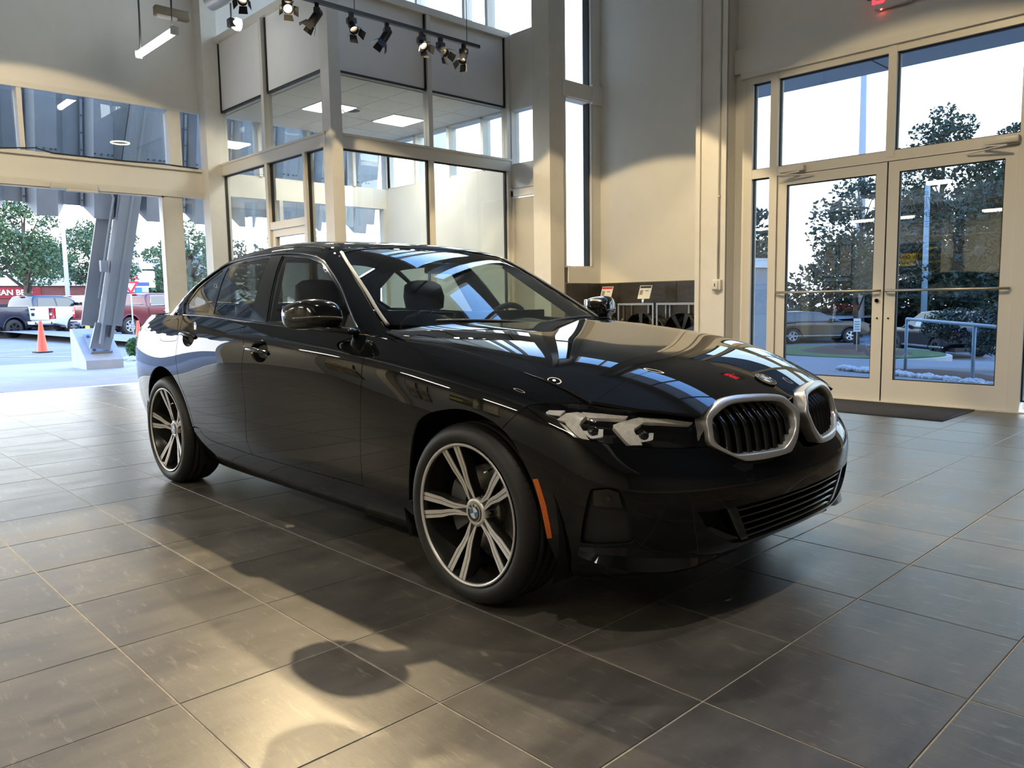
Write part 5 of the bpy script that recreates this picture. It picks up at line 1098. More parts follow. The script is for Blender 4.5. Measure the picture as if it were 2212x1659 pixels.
# the ribbed metal awning, hung outside, leaning towards the building
galv = mat('ribbed_sheet', (.30, .32, .34), .5, .35, noise=(2, (.25, .27, .29), 4)); boltm = mat('bolt', (.10, .10, .11), .5, .6)
aw = empty('ribbed_awning', (-12.8, 1, 2.7), label='grey ribbed metal awning leaning outside the entrance, scalloped along its lower edge', cat='awning')
def awp(y, d, k): return (.20 * k + d, y - 1, 0 + k)   # k metres up the slope
V = []; per = .86; prof = [(0, .0), (.04, .0), (.10, .0), (.26, .20), (.62, .20), (.78, .0)]
ysw = [(-9 + i * per + q * per, d) for i in range(20) for q, d in prof]
for i in range(19):
    y0 = -8.9 + i * per; m = MB(); seq = [(y0 + q * per, d) for q, d in prof] + [(y0 + per, 0.)]
    V = []
    for k in (0, .9, 1.8, 3.4): V += [awp(y, d, k - (.10 if (k == 0 and d > .1) else 0) + (.12 if (k == 0 and d < .1) else 0)) for y, d in seq]
    m.grid(V, 4, 7, False); m.build('sheet', galv, aw)
    MB().bar(awp(y0 + .07, .05, 0.1), awp(y0 + .07, .05, 3.4), .06, .04, (0, 1, 0)).build('seam_rib', galv, aw)
    b = MB()
    for k in range(12):
        p = awp(y0 + .07, .075, .2 + k * .27); b.box((p[0] - .01, p[1] - .014, p[2] - .014), (p[0] + .012, p[1] + .014, p[2] + .014))
    for k in (.95, 1.85):
        for q in (.28, .40, .52, .60): p = awp(y0 + q * per, .21, k); b.box((p[0] - .012, p[1] - .014, p[2] - .014), (p[0] + .012, p[1] + .014, p[2] + .014))
    b.build('bolt_row', boltm, aw)['kind'] = 'stuff'
# leaning steel leg on its concrete foot
steelp = mat('leg_paint', (.24, .255, .265), .45, .1)
lg = empty('leaning_leg', (-13.2, 1.75, .35), label='grey leaning steel leg with twin flanges and a conduit, bolted to the concrete foot', cat='leg')
def lp(dx, dy, k): return (.26 * k + dx, .125 * k + dy, k)
def member(name, dx, dy, w, h, z0, z1, mt=steelp): MB().bar(lp(dx, dy, z0), lp(dx, dy, z1), w, h, (1, 0, 0)).build(name, mt, lg)
member('flange', .17, .10, .32, .035, .42, 5.4); member('flange', -.12, -.20, .26, .035, .42, 5.4); member('web', .02, -.03, .05, .30, .12, 5.4); member('web', .10, .12, .04, .22, .20, 5.4)
MB().tube([lp(.10, -.16, .9), lp(.10, -.16, 2.6), lp(.05, -.24, 2.75), lp(.0, -.9, 2.95)], .022, 8).build('conduit', steelp, lg)
MB().rbox(tuple(np.array(lp(.10, -.16, 1.45)) - (.05, .06, .1)), tuple(np.array(lp(.10, -.16, 1.45)) + (.05, .06, .1)), .01).build('junction_box', steelp, lg)
MB().bar(lp(.0, 0, .0), lp(.06, .02, .45), .05, .34, (0, 1, 0)).build('gusset', steelp, lg)
pd = empty('concrete_foot', (-13.5, 1.78, -.02), label='pale concrete wedge footing under the leaning steel leg', cat='footing')
y0, y1 = -.30, .32
m = MB(); P_ = [(-.45, 0), (.42, 0), (.42, .17), (-.32, .72), (-.45, .72)]
m.prism(P_, lambda x, z: (x, y0, z), lambda x, z: (x, y1, z)); m.build('wedge', mat('footing_concrete', (.36, .36, .365), .8, noise=(4, (.41, .41, .415), 5)), pd)
th = math.atan2(.55, -.74) ; sl = Vector((-.74, 0, .55)).normalized(); nn_ = Vector((.55, 0, .74)).normalized()
def sp_(a, b, c): v = Vector((.42, 0, .17)) + sl * a + nn_ * c; return (v.x, b, v.z)
m = MB(); m.add([sp_(a, b, c) for c in (.002, .05) for a, b in ((.18, -.17), (.18, .19), (.70, .19), (.70, -.17))], [(0, 3, 2, 1), (4, 5, 6, 7), (0, 1, 5, 4), (1, 2, 6, 5), (2, 3, 7, 6), (3, 0, 4, 7)]); m.build('base_plate', steelp, pd)
for a, b in ((.24, -.11), (.24, .13), (.62, -.11), (.62, .13)):
    m = MB(); m.add([sp_(a + .03 * math.cos(q), b + .03 * math.sin(q), c) for c in (.05, .075) for q in np.linspace(0, 2 * PI, 6, endpoint=False)], [tuple(range(6, 12))] + [(i, (i + 1) % 6, 6 + (i + 1) % 6, 6 + i) for i in range(6)]); m.build('anchor_bolt', boltm, pd)
# traffic cones
def cone(loc, h, colr, lab, nm):
    t = empty('traffic_cone', loc, rz=.3, label=lab, cat='cone', group='traffic cones')
    r = h * .165; MB().lathe([(r, .03), (r * .94, .05), (.045, h - .03), (.04, h), (0, h)], 24).build('cone_body', colr, t); MB().rbox((-r * 1.32, -r * 1.32, 0), (r * 1.32, r * 1.32, .035), .01, 1).build('cone_base', mat('cone_base_black', (.02, .02, .02), .7), t)
og = mat('cone_orange', (.80, .065, .022), .45); yg = mat('cone_lime', (.45, .62, .05), .45)
cone((-23.68, 3.25, gz(-23.68) - .11), .91, og, 'tall orange traffic cone standing alone on the asphalt', 1)
cone((-29.44, 7.85, gz(-29.44) - .11), .80, og, 'orange traffic cone half hidden behind the black sedan tail', 2)
cone((-38.5, 8.6, gz(-38.5) - .11), .95, yg, 'lime green traffic cone in front of the red pickup tail', 3)

# ---------------------------------------------------------------- foliage
leafm = mat('leaf_green', (.030, .066, .022), .55, noise=(1.1, (.068, .125, .040), 4)); leafd = mat('leaf_dark', (.010, .024, .014), .6, noise=(1.0, (.024, .046, .022), 4)); barkm = mat('bark', (.10, .075, .055), .9, noise=(6, (.05, .04, .03), 5), bump=(20, .6, .02))
def leaf_cloud(rg, blobs, n, size):
    """n leaf quads on the shells of ellipsoid clumps"""
    m = MB(); tot = sum(b[3] ** 2 for b in blobs)
    for (cx, cy, cz, r, fz) in blobs:
        k = max(6, int(n * r * r / tot))
        for _ in range(k):
            u = rg.uniform(-1, 1); a = rg.uniform(0, 2 * PI); s = math.sqrt(1 - u * u); q = r * (rg.uniform(.35, 1.0) ** .5)
            p = Vector((cx + q * s * math.cos(a), cy + q * s * math.sin(a), cz + q * u * fz)); w = size * rg.uniform(.55, 1.25)
            e1 = Vector((rg.gauss(0, 1), rg.gauss(0, 1), rg.gauss(0, .7))).normalized(); e2 = e1.cross(Vector((rg.gauss(0, 1), rg.gauss(0, 1), rg.gauss(0, 1)))).normalized()
            m.add([p - e1 * w, p - e2 * w * .55, p + e1 * w, p + e2 * w * .55], [(0, 1, 2, 3)])
    return m
def tree(name, loc, h, rad, lab, material, seed, n=5200, size=.13, clumps=26, trunk=.3, base=.32, group=None, squash=.7, cat='tree', cone_=0.):
    rg = random.Random(seed); t = empty(name, loc, rz=rg.uniform(0, 6), label=lab, cat=cat, group=group); blobs = []
    br = MB(); br.tube([(0, 0, -.1), (rg.uniform(-.1, .1), rg.uniform(-.1, .1), h * .25), (rg.uniform(-.2, .2), rg.uniform(-.2, .2), h * .55), (0, 0, h * .85)], [trunk, trunk * .8, trunk * .5, trunk * .12], 8)
    for i in range(clumps):
        f = (i + .5) / clumps; z = h * (base + (1 - base - .06) * f); a = i * 2.4 + rg.uniform(-.5, .5); env = math.sin(PI * min(1, .18 + .80 * f)) ** .7 * (1 - cone_ * f)
        q = rad * env * rg.uniform(.25, .95); r = rad * rg.uniform(.22, .40) * (1 - .35 * f)
        c = (q * math.cos(a), q * math.sin(a), z + rg.uniform(-.3, .3)); blobs.append((*c, r, squash))
        if i % 2 == 0: br.tube([(0, 0, max(h * .2, z - rad * .5)), (c[0] * .5, c[1] * .5, z - rad * .18), c], [trunk * .35, trunk * .2, trunk * .06], 5)
    br.build('branches', barkm, t); leaf_cloud(rg, blobs, n, size).build('foliage', material, t, fix=False, kind='stuff'); return t
tree('shade_tree', (-52, 9.2, -.4), 8.0, 3.6, 'big green shade tree in front of the brick shops, left of the light pole', leafm, 3, n=9500, size=.105, base=.46, group='trees beyond the car park')
tree('shade_tree', (-60, 15.5, -.5), 8.0, 4.0, 'green tree between the light pole and the leaning steel leg', leafm, 5, n=9500, size=.11, base=.44, group='trees beyond the car park')
tree('shade_tree', (-56, 5.0, -.4), 8.5, 3.8, 'green tree at the far left edge behind the shops', leafm, 8, n=7000, size=.12, base=.5, group='trees beyond the car park')
tree('street_tree', (-46, 16.6, -.3), 6.5, 2.4, 'light green tree standing over the roadside signs', leafm, 11, n=6500, size=.085, base=.4, group='trees beyond the car park')
for k, (x, y, h, r) in enumerate(((-75, 26, 8, 5), (-78, 33, 9, 6), (-72, 38, 9, 5), (-85, 45, 10, 7), (-80, 17, 8, 5), (-60, 34, 8, 4.5))):
    tree('background_tree', (x, y, -.5), h, r * .8, 'soft green tree in the row far beyond the car park, ' + ('behind the roadside signs', 'tallest, right of the signs', 'near the right edge of the opening', 'farthest and largest', 'left, behind the lower shop', 'nearest of the row')[k], leafd if k % 2 else leafm, 20 + k, n=3600, size=.24, group='tree row far beyond the car park')
# clipped bush and white pebbles
rg = random.Random(4); t = empty('boxwood_bush', (-15.85, 3.22, -.02), label='small round green bush beside the concrete footing', cat='bush')
leaf_cloud(rg, [(0, 0, .24, .19, 1.15), (.03, .02, .30, .15, 1.0), (-.04, 0, .18, .17, 1.0)], 2600, .022).build('foliage', mat('bush_green', (.03, .09, .018), .6, noise=(9, (.06, .15, .03), 3)), t, fix=False, kind='stuff'); MB().tube([(0, 0, -.02), (0, 0, .2)], .02, 6).build('stem', barkm, t)
peb = mat('pebble_white', (.42, .42, .40), .8)
def pebbles(loc, n, sx, sy, smin, smax, lab, seed):
    rg = random.Random(seed); o = MB()
    for _ in range(n):
        c = Vector((rg.uniform(-sx, sx), rg.uniform(-sy, sy), 0)); s = rg.uniform(smin, smax); bm = bmesh.new(); bmesh.ops.create_icosphere(bm, subdivisions=1, radius=s)
        M = Matrix.Translation(c + Vector((0, 0, s * .35))) @ Matrix.Rotation(rg.uniform(0, 6), 4, 'Z') @ Matrix.Diagonal((1.2, .85, .62, 1)); bm.transform(M); bm.verts.index_update(); o.add([v.co[:] for v in bm.verts], [[v.index for v in f.verts] for f in bm.faces], True); bm.free()
    t = o.build('pebbles', peb, None, fix=False, label=lab, cat='pebbles', kind='stuff'); t.location = loc; return t
pebbles((-15.2, 3.05, -.015), 170, .55, .45, .03, .07, 'white pebbles on the ground around the small bush', 2)
# ---------------------------------------------------------------- shops, poles and signs across the road
brick = mat('brick_red', (.22, .075, .060), .85, noise=(3, (.17, .055, .048), 4)); fascia = mat('fascia_white', (.62, .63, .64), .6); shopg = mat('shop_glass_dark', (.03, .035, .04), .15); sw = mat('sign_letter_white', (.85, .85, .85), .5, emit=(1, 1, 1), estr=.35); sy_ = mat('sign_letter_gold', (.70, .50, .06), .5); sr = mat('sign_panel_red', (.30, .02, .025), .6)
def shop(loc, w, h, lab, text, tm, ts, ty, back=None):
    t = empty('shop_building', loc, rz=R(90) - R(8), label=lab, cat='building', group='brick shops across the road')
    # local: x runs to the right seen from the showroom, -y faces it
    MB().box((-w / 2, 0, 0), (w / 2, 9, h - .4)).build('brick_wall', brick, t); MB().box((-w / 2 - .15, -.18, h - .62), (w / 2 + .15, 9, h)).build('roof_fascia', fascia, t)
    n = max(2, int(w / 3))
    for k in range(n): MB().box((-w / 2 + .4 + k * w / n, -.05, .3), (-w / 2 + (k + 1) * w / n - .4, .02, 2.0)).build('shop_window', shopg, t)
    if back: MB().box((ty - back, -.07, h - 1.55), (ty + back, .0, h - .72)).build('sign_panel', sr, t)
    lettering(text, ts, (ty, -.09, h - 1.14), (1, 0, 0), (0, 0, 1), tm, t, font_bold=True, extrude=.03)
    return t
shop((-67, 11.6, -.6), 15, 4.0, 'brick shop with white fascia and a lettered restaurant sign behind the shade tree', 'KOREAN BBQ', sw, .56, -.55, 2.3)
shop((-72.5, 19.3, -.6), 7.4, 3.55, 'lower brick shop with gold sign letters behind the white pickup', 'PHO', sy_, .62, -.6)
shop((-77.5, 27.2, -.6), 9, 3.7, 'brick shop with white sign letters behind the red pickup', 'KODAN', sw, .66, -2.3)
polew = mat('pole_white', (.40, .43, .47), .5); polb = mat('pole_blue', (.05, .22, .55), .5); polg = mat('pole_grey', (.36, .37, .38), .6)
t = empty('light_pole', (-48.1, 10.35, -.35), label='tall pale light pole rising behind the parked pickups', cat='pole'); MB().tube([(0, 0, 0), (-.18, .06, 9.5)], [.13, .10], 14).build('shaft', polew, t); MB().tube([(0, 0, 0), (0, 0, .8)], .19, 14).build('base', polew, t)
MB().bar((-.18, -.9, 9.4), (-.18, 1.0, 9.4), .1, .1).build('arm', polew, t)
t = empty('roadside_sign', (-69.5, 21.7, -.6), rz=R(80), label='white roadside sign boards with red lettering on a blue post', cat='sign')
MB().box((-.5, -.15, 0), (.0, .15, 4.6)).build('post', polb, t); MB().box((-2.6, -.2, 4.9), (-.2, .2, 6.9)).build('upper_board', fascia, t); MB().box((-2.3, -.2, 3.3), (1.1, .2, 4.75)).build('lower_board', fascia, t); MB().box((-.1, -.2, 4.9), (1.6, .2, 5.9)).build('upper_board', fascia, t)
for s_, x, z, tx in ((.9, -1.5, 6.0, 'Car'), (.62, -1.0, 4.2, 'Texas')): lettering(tx, s_, (x, -.23, z), (1, 0, 0), (0, 0, 1), mat('sign_red', (.62, .03, .05), .5), t, font_bold=True, extrude=.02)
MB().box((-1.9, -.22, 3.45), (.6, -.2, 3.75)).build('small_print', mat('sign_blue', (.04, .08, .35), .5), t)
t = empty('yield_sign', (-35.1, 9.53, gz(-35) - .11), rz=R(76), label='red and white triangular yield sign on a post behind the red pickup', cat='yield sign')
MB().tube([(0, .03, 0), (0, .03, 2.1)], .03, 8).build('post', polg, t)
tri = lambda r, y: [(r * math.cos(R(a)), y, 2.30 + r * math.sin(R(a))) for a in (-90, 30, 150)]
for r, y, mt_, nm in ((.40, 0, mat('yield_red', (.42, .015, .03), .5), 'sign_plate'), (.22, -.008, fascia, 'sign_centre')):
    a = tri(r, y); b = tri(r, y + .012); MB().add(a + b, [(0, 1, 2), (5, 4, 3), (0, 3, 4, 1), (1, 4, 5, 2), (2, 5, 3, 0)]).build(nm, mt_, t)
for k, (x, y, r, h, mt_) in enumerate(((-60, 20.6, .16, 4.4, polg), (-48, 17.9, .30, 5.2, polg), (-62, 21.4, .1, 3.6, polew))):
    t = empty('utility_pole', (x, y, -.5), label=('slim grey pole right of the blue sign post', 'thick grey pole near the right edge of the entrance opening', 'slim white pole beside the blue sign post')[k], cat='pole', group='poles by the road'); MB().tube([(0, 0, 0), (0, 0, h)], r, 10).build('shaft', mt_, t); MB().tube([(0, 0, 0), (0, 0, .3)], r * 1.5, 10).build('base', mt_, t)

# ---------------------------------------------------------------- vehicles outside
tyrem = mat('far_tyre', (.015, .015, .015), .7); wing_blk = mat('trim_black', (.014, .014, .015), .5); vglass = mat('vehicle_glass', (.03, .035, .04), .06, 0, 0, .9); vchrome = mat('bumper_chrome', (.68, .70, .72), .12, 1.0); tailr = mat('tail_red', (.40, .01, .015), .2, 0, .6)
def vpaint(n, c): return mat(n, c, .3, .0, .5)
def fwheel(parent, x, y, r, w, side, rimm, n=6):
    m = MB(); m.lathe([(r * .60, side * w * .5), (r * .72, side * w * .52), (r * .94, side * w * .46), (r, side * w * .30), (r, -side * w * .4), (r * .9, -side * w * .5)], 28, 'y', (x, y, r)); t = m.build('wheel', tyrem, parent)
    m = MB(); m.lathe([(0, side * w * .40), (r * .16, side * w * .42), (r * .18, side * w * .36)], 16, 'y', (x, y, r)); m.lathe([(r * .55, side * w * .46), (r * .615, side * w * .50), (r * .60, side * w * .3), (r * .58, side * w * .1)], 28, 'y', (x, y, r))
    for k in range(n):
        a = 2 * PI * k / n; ca, sa = math.cos(a), math.sin(a); p = lambda q, ww: (x + q * ca - ww * sa, y + side * w * .42, r + q * sa + ww * ca); p2 = lambda q, ww: (x + q * ca - ww * sa, y + side * w * .3, r + q * sa + ww * ca)
        m.add([p(r * .1, -r * .09), p(r * .58, -r * .13), p(r * .58, r * .13), p(r * .1, r * .09), p2(r * .1, -r * .09), p2(r * .58, -r * .13), p2(r * .58, r * .13), p2(r * .1, r * .09)], [(0, 1, 2, 3), (0, 4, 5, 1), (3, 2, 6, 7), (4, 7, 6, 5)])
    m.build('rim', rimm, t); m = MB(); m.lathe([(0, side * w * .05), (r * .58, side * w * .05)], 20, 'y', (x, y, r)); m.build('wheel_dark', wing_blk, t)
def side_shell(name, prof, w0, w1, zsplit, material, parent, bev=.05):
    """side profile (x,z) lofted across the width, narrower above zsplit"""
    bm = bmesh.new(); n = len(prof); L = []
    for sgn in (-1, 1):
        L.append([bm.verts.new((x, sgn * (w0 if z <= zsplit else w0 + (w1 - w0) * (z - zsplit) / (max(p[1] for p in prof) - zsplit)), z)) for x, z in prof])
    bm.faces.new(L[0][::-1]); bm.faces.new(L[1])
    for i in range(n): bm.faces.new((L[0][i], L[0][(i + 1) % n], L[1][(i + 1) % n], L[1][i]))
    bmesh.ops.recalc_face_normals(bm, faces=bm.faces[:])
    ed = [e for e in bm.edges if abs(e.verts[0].co.y - e.verts[1].co.y) < .3 and len(e.link_faces) == 2 and any(len(f.verts) == n for f in e.link_faces)]
    bmesh.ops.bevel(bm, geom=ed, offset=bev, segments=3, affect='EDGES', profile=.6, clamp_overlap=True)
    me = bpy.data.meshes.new(name); bm.to_mesh(me); bm.free(); me.polygons.foreach_set('use_smooth', [True] * len(me.polygons)); 
    if hasattr(me, 'set_sharp_from_angle'): me.set_sharp_from_angle(angle=R(38))
    return link_mesh(name, me, material, parent)
def quad_pane(name, pts, material, parent, th=.01):
    a, b, c = (Vector(p) for p in pts[:3]); nn = (b - a).cross(c - a).normalized() * th; n = len(pts)
    return MB().add([tuple(Vector(p) + nn) for p in pts] + [tuple(Vector(p) - nn) for p in pts], [tuple(range(n)), tuple(range(n, 2 * n))[::-1]] + [(i, n + i, n + (i + 1) % n, (i + 1) % n) for i in range(n)]).build(name, material, parent)
def arc(cx, cz, r, a0, a1, n=8): return [(cx + r * math.cos(R(a0 + (a1 - a0) * k / (n - 1))), cz + r * math.sin(R(a0 + (a1 - a0) * k / (n - 1)))) for k in range(n)]
def pickup(loc, rz, p, lab, rimm, chromed=True, emblem=True):
    """crew-cab pickup, origin on the ground under the rear axle, x forward"""
    t = empty('pickup_truck', loc, rz=rz, label=lab, cat='pickup truck', group='pickups parked across the lot'); hw = 1.01; dk = wing_blk
    body = [(-1.32, .62), (-1.34, 1.20), (-1.30, 1.40), (.92, 1.38), (.95, 1.30), (1.0, 1.32), (3.45, 1.30), (3.70, 1.30), (4.55, 1.24), (4.72, 1.10), (4.75, .58), (4.5, .45)] + arc(3.72, .42, .52, 0, 180) + [(3.15, .42), (.60, .42)] + arc(0, .42, .52, 0, 180) + [(-.60, .50)]
    side_shell('body', body, hw, hw - .05, 1.0, p, t, .06)
    cab = [(.97, 1.28), (1.02, 1.70), (1.14, 1.88), (1.4, 1.93), (2.6, 1.93), (2.95, 1.84), (3.72, 1.30)]
    side_shell('cab', cab, hw - .04, hw - .24, 1.28, p, t, .07)
    MB().box((-1.22, -hw + .13, 1.28), (.86, hw - .13, 1.405)).build('bed_opening', dk, t)
    MB().rbox((-1.375, -.80, .78), (-1.30, .80, 1.38), .02).build('tailgate', p, t); MB().rbox((-1.385, -.12, 1.24), (-1.37, .12, 1.32), .006).build('tailgate_handle', dk, t)
    if emblem: MB().rbox((-1.39, -.075, .98), (-1.372, .075, 1.11), .03).build('tailgate_emblem', dk, t)
    for s in (-1, 1):
        MB().rbox((-1.365, s * .82, .85), (-1.20, s * 1.0, 1.32), .02).build('tail_lamp', tailr, t); MB().rbox((-1.372, s * .85, 1.0), (-1.36, s * .97, 1.12), .004).build('reverse_lamp', fascia, t)
    MB().rbox((-1.52, -.98, .55), (-1.30, .98, .74), .04).build('rear_bumper', vchrome if chromed else dk, t); MB().rbox((-1.535, -.17, .58), (-1.515, .17, .72), .005).build('licence_plate', fascia, t)
    quad_pane('rear_window', [(.985, -.66, 1.40), (.985, .66, 1.40), (1.085, .58, 1.80), (1.085, -.58, 1.80)], vglass, t); MB().rbox((1.05, -.16, 1.865), (1.13, .16, 1.90), .01).build('brake_lamp', tailr, t)
    def wz(z): return (hw - .04) + (-.20) * (z - 1.28) / .65
    for s in (-1, 1):
        for q, nm in (([(1.20, 1.36), (2.12, 1.36), (2.10, 1.80), (1.32, 1.80)], 'rear_side_window'), ([(2.20, 1.36), (3.36, 1.36), (2.86, 1.78), (2.18, 1.80)], 'front_side_window')):
            quad_pane(nm, [(x, s * (wz(z) + .004), z) for x, z in q], vglass, t)
            if chromed: MB().tube([(x, s * (wz(z) + .012), z) for x, z in q + q[:1]], .016, 6).build('window_trim', vchrome, t)
        MB().rbox((3.05, s * .98, 1.34), (3.25, s * 1.24, 1.56), .03).build('door_mirror', vchrome if chromed else dk, t)
        for x in (1.9, 2.75): MB().rbox((x, s * (hw + .0), 1.10), (x + .2, s * (hw + .03), 1.14), .008).build('door_handle', vchrome if chromed else dk, t)
        for x in (1.06, 2.14, 3.22): MB().box((x, s * (hw - .01), .55), (x + .012, s * (hw + .002), 1.28)).build('door_gap', dk, t)
        MB().rbox((1.0, s * (hw - .02), .60), (3.1, s * (hw + .012), .68), .006).build('side_moulding', vchrome if chromed else dk, t); MB().tube([(.8, s * (hw - .02), .40), (3.0, s * (hw - .02), .40)], .05, 8).build('side_step', dk, t)
        for cx in (0, 3.72):
            MB().tube([(x, s * (hw + .003), z) for x, z in arc(cx, .42, .53, -5, 185, 13)], .028, 6).build('arch_flare', p if chromed else dk, t); fwheel(t, cx, s * (hw - .16), .42, .30, s, rimm)
        MB().rbox((4.60, s * .62, .98), (4.74, s * .98, 1.16), .03).build('head_lamp', fascia, t)
    MB().rbox((4.66, -.60, .72), (4.77, .60, 1.14), .03).build('grille', dk, t); MB().rbox((4.62, -.98, .50), (4.85, .98, .70), .04).build('front_bumper', vchrome if chromed else dk, t); MB().box((-1.0, -.7, .30), (4.4, .7, .48)).build('chassis', dk, t)
    return t
rim_s = mat('rim_bright', (.62, .63, .65), .2, .9); rim_d = mat('rim_dark', (.03, .03, .033), .35, .5)
def place(wheel_xy, rz, side=-1):  # ground spot of the rear wheel on the camera's side -> origin under the axle
    x, y = wheel_xy; return (x - math.sin(rz) * 1.0, y + math.cos(rz) * 1.0)
for wxy, rzd, pc, lab, rimm, ch in (((-43.4, 9.25), 128, vpaint('truck_white', (.60, .61, .62)), 'white pickup truck seen from behind with its tailgate and red tail lamp', mat('rim_mid', (.2, .2, .21), .3, .8), True),
                                    ((-39.2, 10.7), 112, vpaint('truck_red', (.10, .004, .010)), 'dark red pickup truck with bright chrome wheels, behind the leaning leg', rim_s, True),
                                    ((-43.2, 6.55), 112, vpaint('truck_navy', (.008, .013, .030)), 'dark navy pickup truck with black wheels at the left edge', rim_d, False)):
    rz = R(rzd); x, y = place(wxy, rz); pickup((x, y, gz(wxy[0]) - .12), rz, pc, lab, rimm, ch).scale = (1.09, 1.09, 1.09)

# ================================================================ outside the entrance doors
gr = mat('grass', (.035, .085, .018), .9, noise=(30, (.06, .12, .03), 4), bump=(120, .8, .02)); mulch = mat('mulch', (.10, .050, .030), .95, noise=(30, (.06, .03, .02), 4), bump=(60, .8, .02)); kerb = mat('kerb_concrete', (.36, .36, .36), .85)
road = mat('drive_concrete', (.125, .13, .14), .85, noise=(.8, (.155, .16, .17), 6))
GY_ = [5.80, 7.6, 11, 15, 20, 28, 40, 140]; GZ_ = [-.015, -.03, -.30, -.46, -.70, -1.25, -1.15, -1.0]
def ry(y): return float(np.interp(y, GY_, GZ_))
m = MB(); m.add([(x, y, z) for y, z in zip(GY_, GZ_) for x in (-90, 60)], [(i * 2, i * 2 + 1, i * 2 + 3, i * 2 + 2) for i in range(7)]); m.build('trim_23', road, kind='structure')
def blob2d(cx, cy, rx, ry_, n=40, rot=0., sq=.8):
    return [(cx + rx * math.copysign(abs(math.cos(a)) ** sq, math.cos(a)) * math.cos(rot) - ry_ * math.copysign(abs(math.sin(a)) ** sq, math.sin(a)) * math.sin(rot), cy + rx * math.copysign(abs(math.cos(a)) ** sq, math.cos(a)) * math.sin(rot) + ry_ * math.copysign(abs(math.sin(a)) ** sq, math.sin(a)) * math.cos(rot)) for a in np.linspace(0, 2 * PI, n, endpoint=False)]
isl = empty('planted_island', (-8.7, 22.4, -.84), rz=R(-27), label='kerbed grass island with a mulch mound outside the left door', cat='traffic island')
MB().prism(blob2d(0, 0, 3.3, 2.5), lambda x, y: (x, y, -.3), lambda x, y: (x, y, .13)).build('kerb_ring', kerb, isl); MB().prism(blob2d(0, 0, 3.15, 2.35), lambda x, y: (x, y, 0), lambda x, y: (x, y, .17)).build('lawn', gr, isl)
m = MB(); V = []
for r, z in ((1.0, .17), (.8, .24), (.5, .34), (.02, .40)): V += [(x, y, z) for x, y in blob2d(.5, .1, 1.9 * r, 1.4 * r, 32, 0, 1.)]
V2 = [V[k * 32 + i % 32] for k in range(4) for i in range(33)]; m.grid(V2, 4, 33); m.build('mulch_mound', mulch, isl)
tree('young_tree', (-8.4, 22.9, -.50), 5.5, 2.1, 'young tree with sparse twisting branches growing from the mulch mound', leafd, 31, n=3900, size=.085, clumps=32, trunk=.10, base=.38)
for loc, h, r, lab, sd, tr, n_ in (((-17.2, 58, -1.1), 15.4, 5.0, 'tall round dark tree above the right door transom', 41, .3, 11000), ((-13.2, 61.0, -1.1), 14.4, 4.6, 'dark tree crown at the right edge of the transom window', 42, .3, 10000), ((-14.6, 47, -1.1), 8.6, 4.2, 'dark leafy tree behind the shop lettering on the right door', 43, .25, 10000), ((-9.2, 44, -1.1), 8.8, 4.2, 'dark tree filling the right part of the right door', 45, .25, 10000),
                               ((-22.4, 41, -1.1), 8.2, 2.6, 'dark hazy tree seen through the narrow sidelight', 44, .2, 4200), ((-19.5, 48, -1.1), 6.4, 3.2, 'low dark tree beside the tall tapering grey pole', 46, .2, 4200)):
    tree('dark_tree', loc, h, r, lab, leafd, sd, n=n_, size=.17, clumps=36, trunk=tr, base=.16, group='dark trees across the drive', cone_=.15)
t = empty('needle_shrub', (-2.35, 15.2, ry(15.2)), label='wide dark weeping shrub outside the right door behind the railing', cat='shrub'); rg = random.Random(6)
leaf_cloud(rg, [(rg.uniform(-1.25, 1.35), rg.uniform(-.6, .6), rg.uniform(.45, 1.25), rg.uniform(.25, .42), .6) for _ in range(30)], 9000, .04).build('foliage', leafd, t, fix=False, kind='stuff'); MB().tube([(0, 0, 0), (.05, 0, .4), (.2, .1, 1.0)], [.09, .07, .03], 8).build('stem', barkm, t)
b = empty('planting_bed', (-2.4, 12.3, ry(12.3) - .02), rz=R(-28), label='brown mulch bed edged with pale stones below the railing', cat='planting bed'); V = []
m = MB()
for r, z in ((1., .0), (.8, .06), (.4, .11), (.02, .12)): V += [(x, y, z) for x, y in blob2d(0, 0, 1.7 * r, .6 * r, 32, 0, 1.)]
m.grid([V[k * 32 + i % 32] for k in range(4) for i in range(33)], 4, 33); m.build('mulch', mulch, b)
pebbles((-2.9, 11.75, ry(11.75)), 170, 1.7, .13, .04, .10, 'row of pale stones along the planting bed outside the doors', 9).rotation_euler.z = R(-28)
rail = mat('railing_blue_grey', (.16, .24, .31), .45)
P_ = [(-3.26, 12.58, .65), (-1.77, 11.25, .60), (-.70, 10.3, .56), (.6, 9.1, .52)]
t = empty('handrail', (-3.26, 12.58, ry(12.58)), label='pale blue grey metal handrail descending outside the right door', cat='handrail'); q_ = [(p[0] + 3.26, p[1] - 12.58, p[2] - ry(12.58)) for p in P_]
MB().tube(q_, .030, 10).build('top_rail', rail, t)
for p, P in zip(q_, P_): MB().tube([(p[0], p[1], ry(P[1]) - ry(12.58)), p], .028, 10).build('post', rail, t)
t = empty('small_sign', (-7.75, 21.3, -.72), rz=R(20), label='small white notice sign on a thin post on the lawn', cat='sign')
MB().tube([(0, 0, 0), (0, 0, .75)], .014, 6).build('post', polg, t); MB().box((-.10, -.02, .72), (.10, .0, 1.12)).build('plate', fascia, t)
for k in range(4): MB().box((-.07, -.024, .78 + k * .075), (.07, -.02, .81 + k * .075)).build('print_line', mat('print_grey', (.2, .2, .2), .6), t)
t = empty('tapering_pole', (-16.9, 43.8, -1.15), label='tall tapering grey pole rising past the left transom window', cat='pole'); MB().tube([(0, 0, 0), (-.3, .3, 16.0)], [.30, .14], 12).build('shaft', polg, t); MB().tube([(0, 0, 0), (0, 0, .6)], .36, 12).build('base', polg, t)
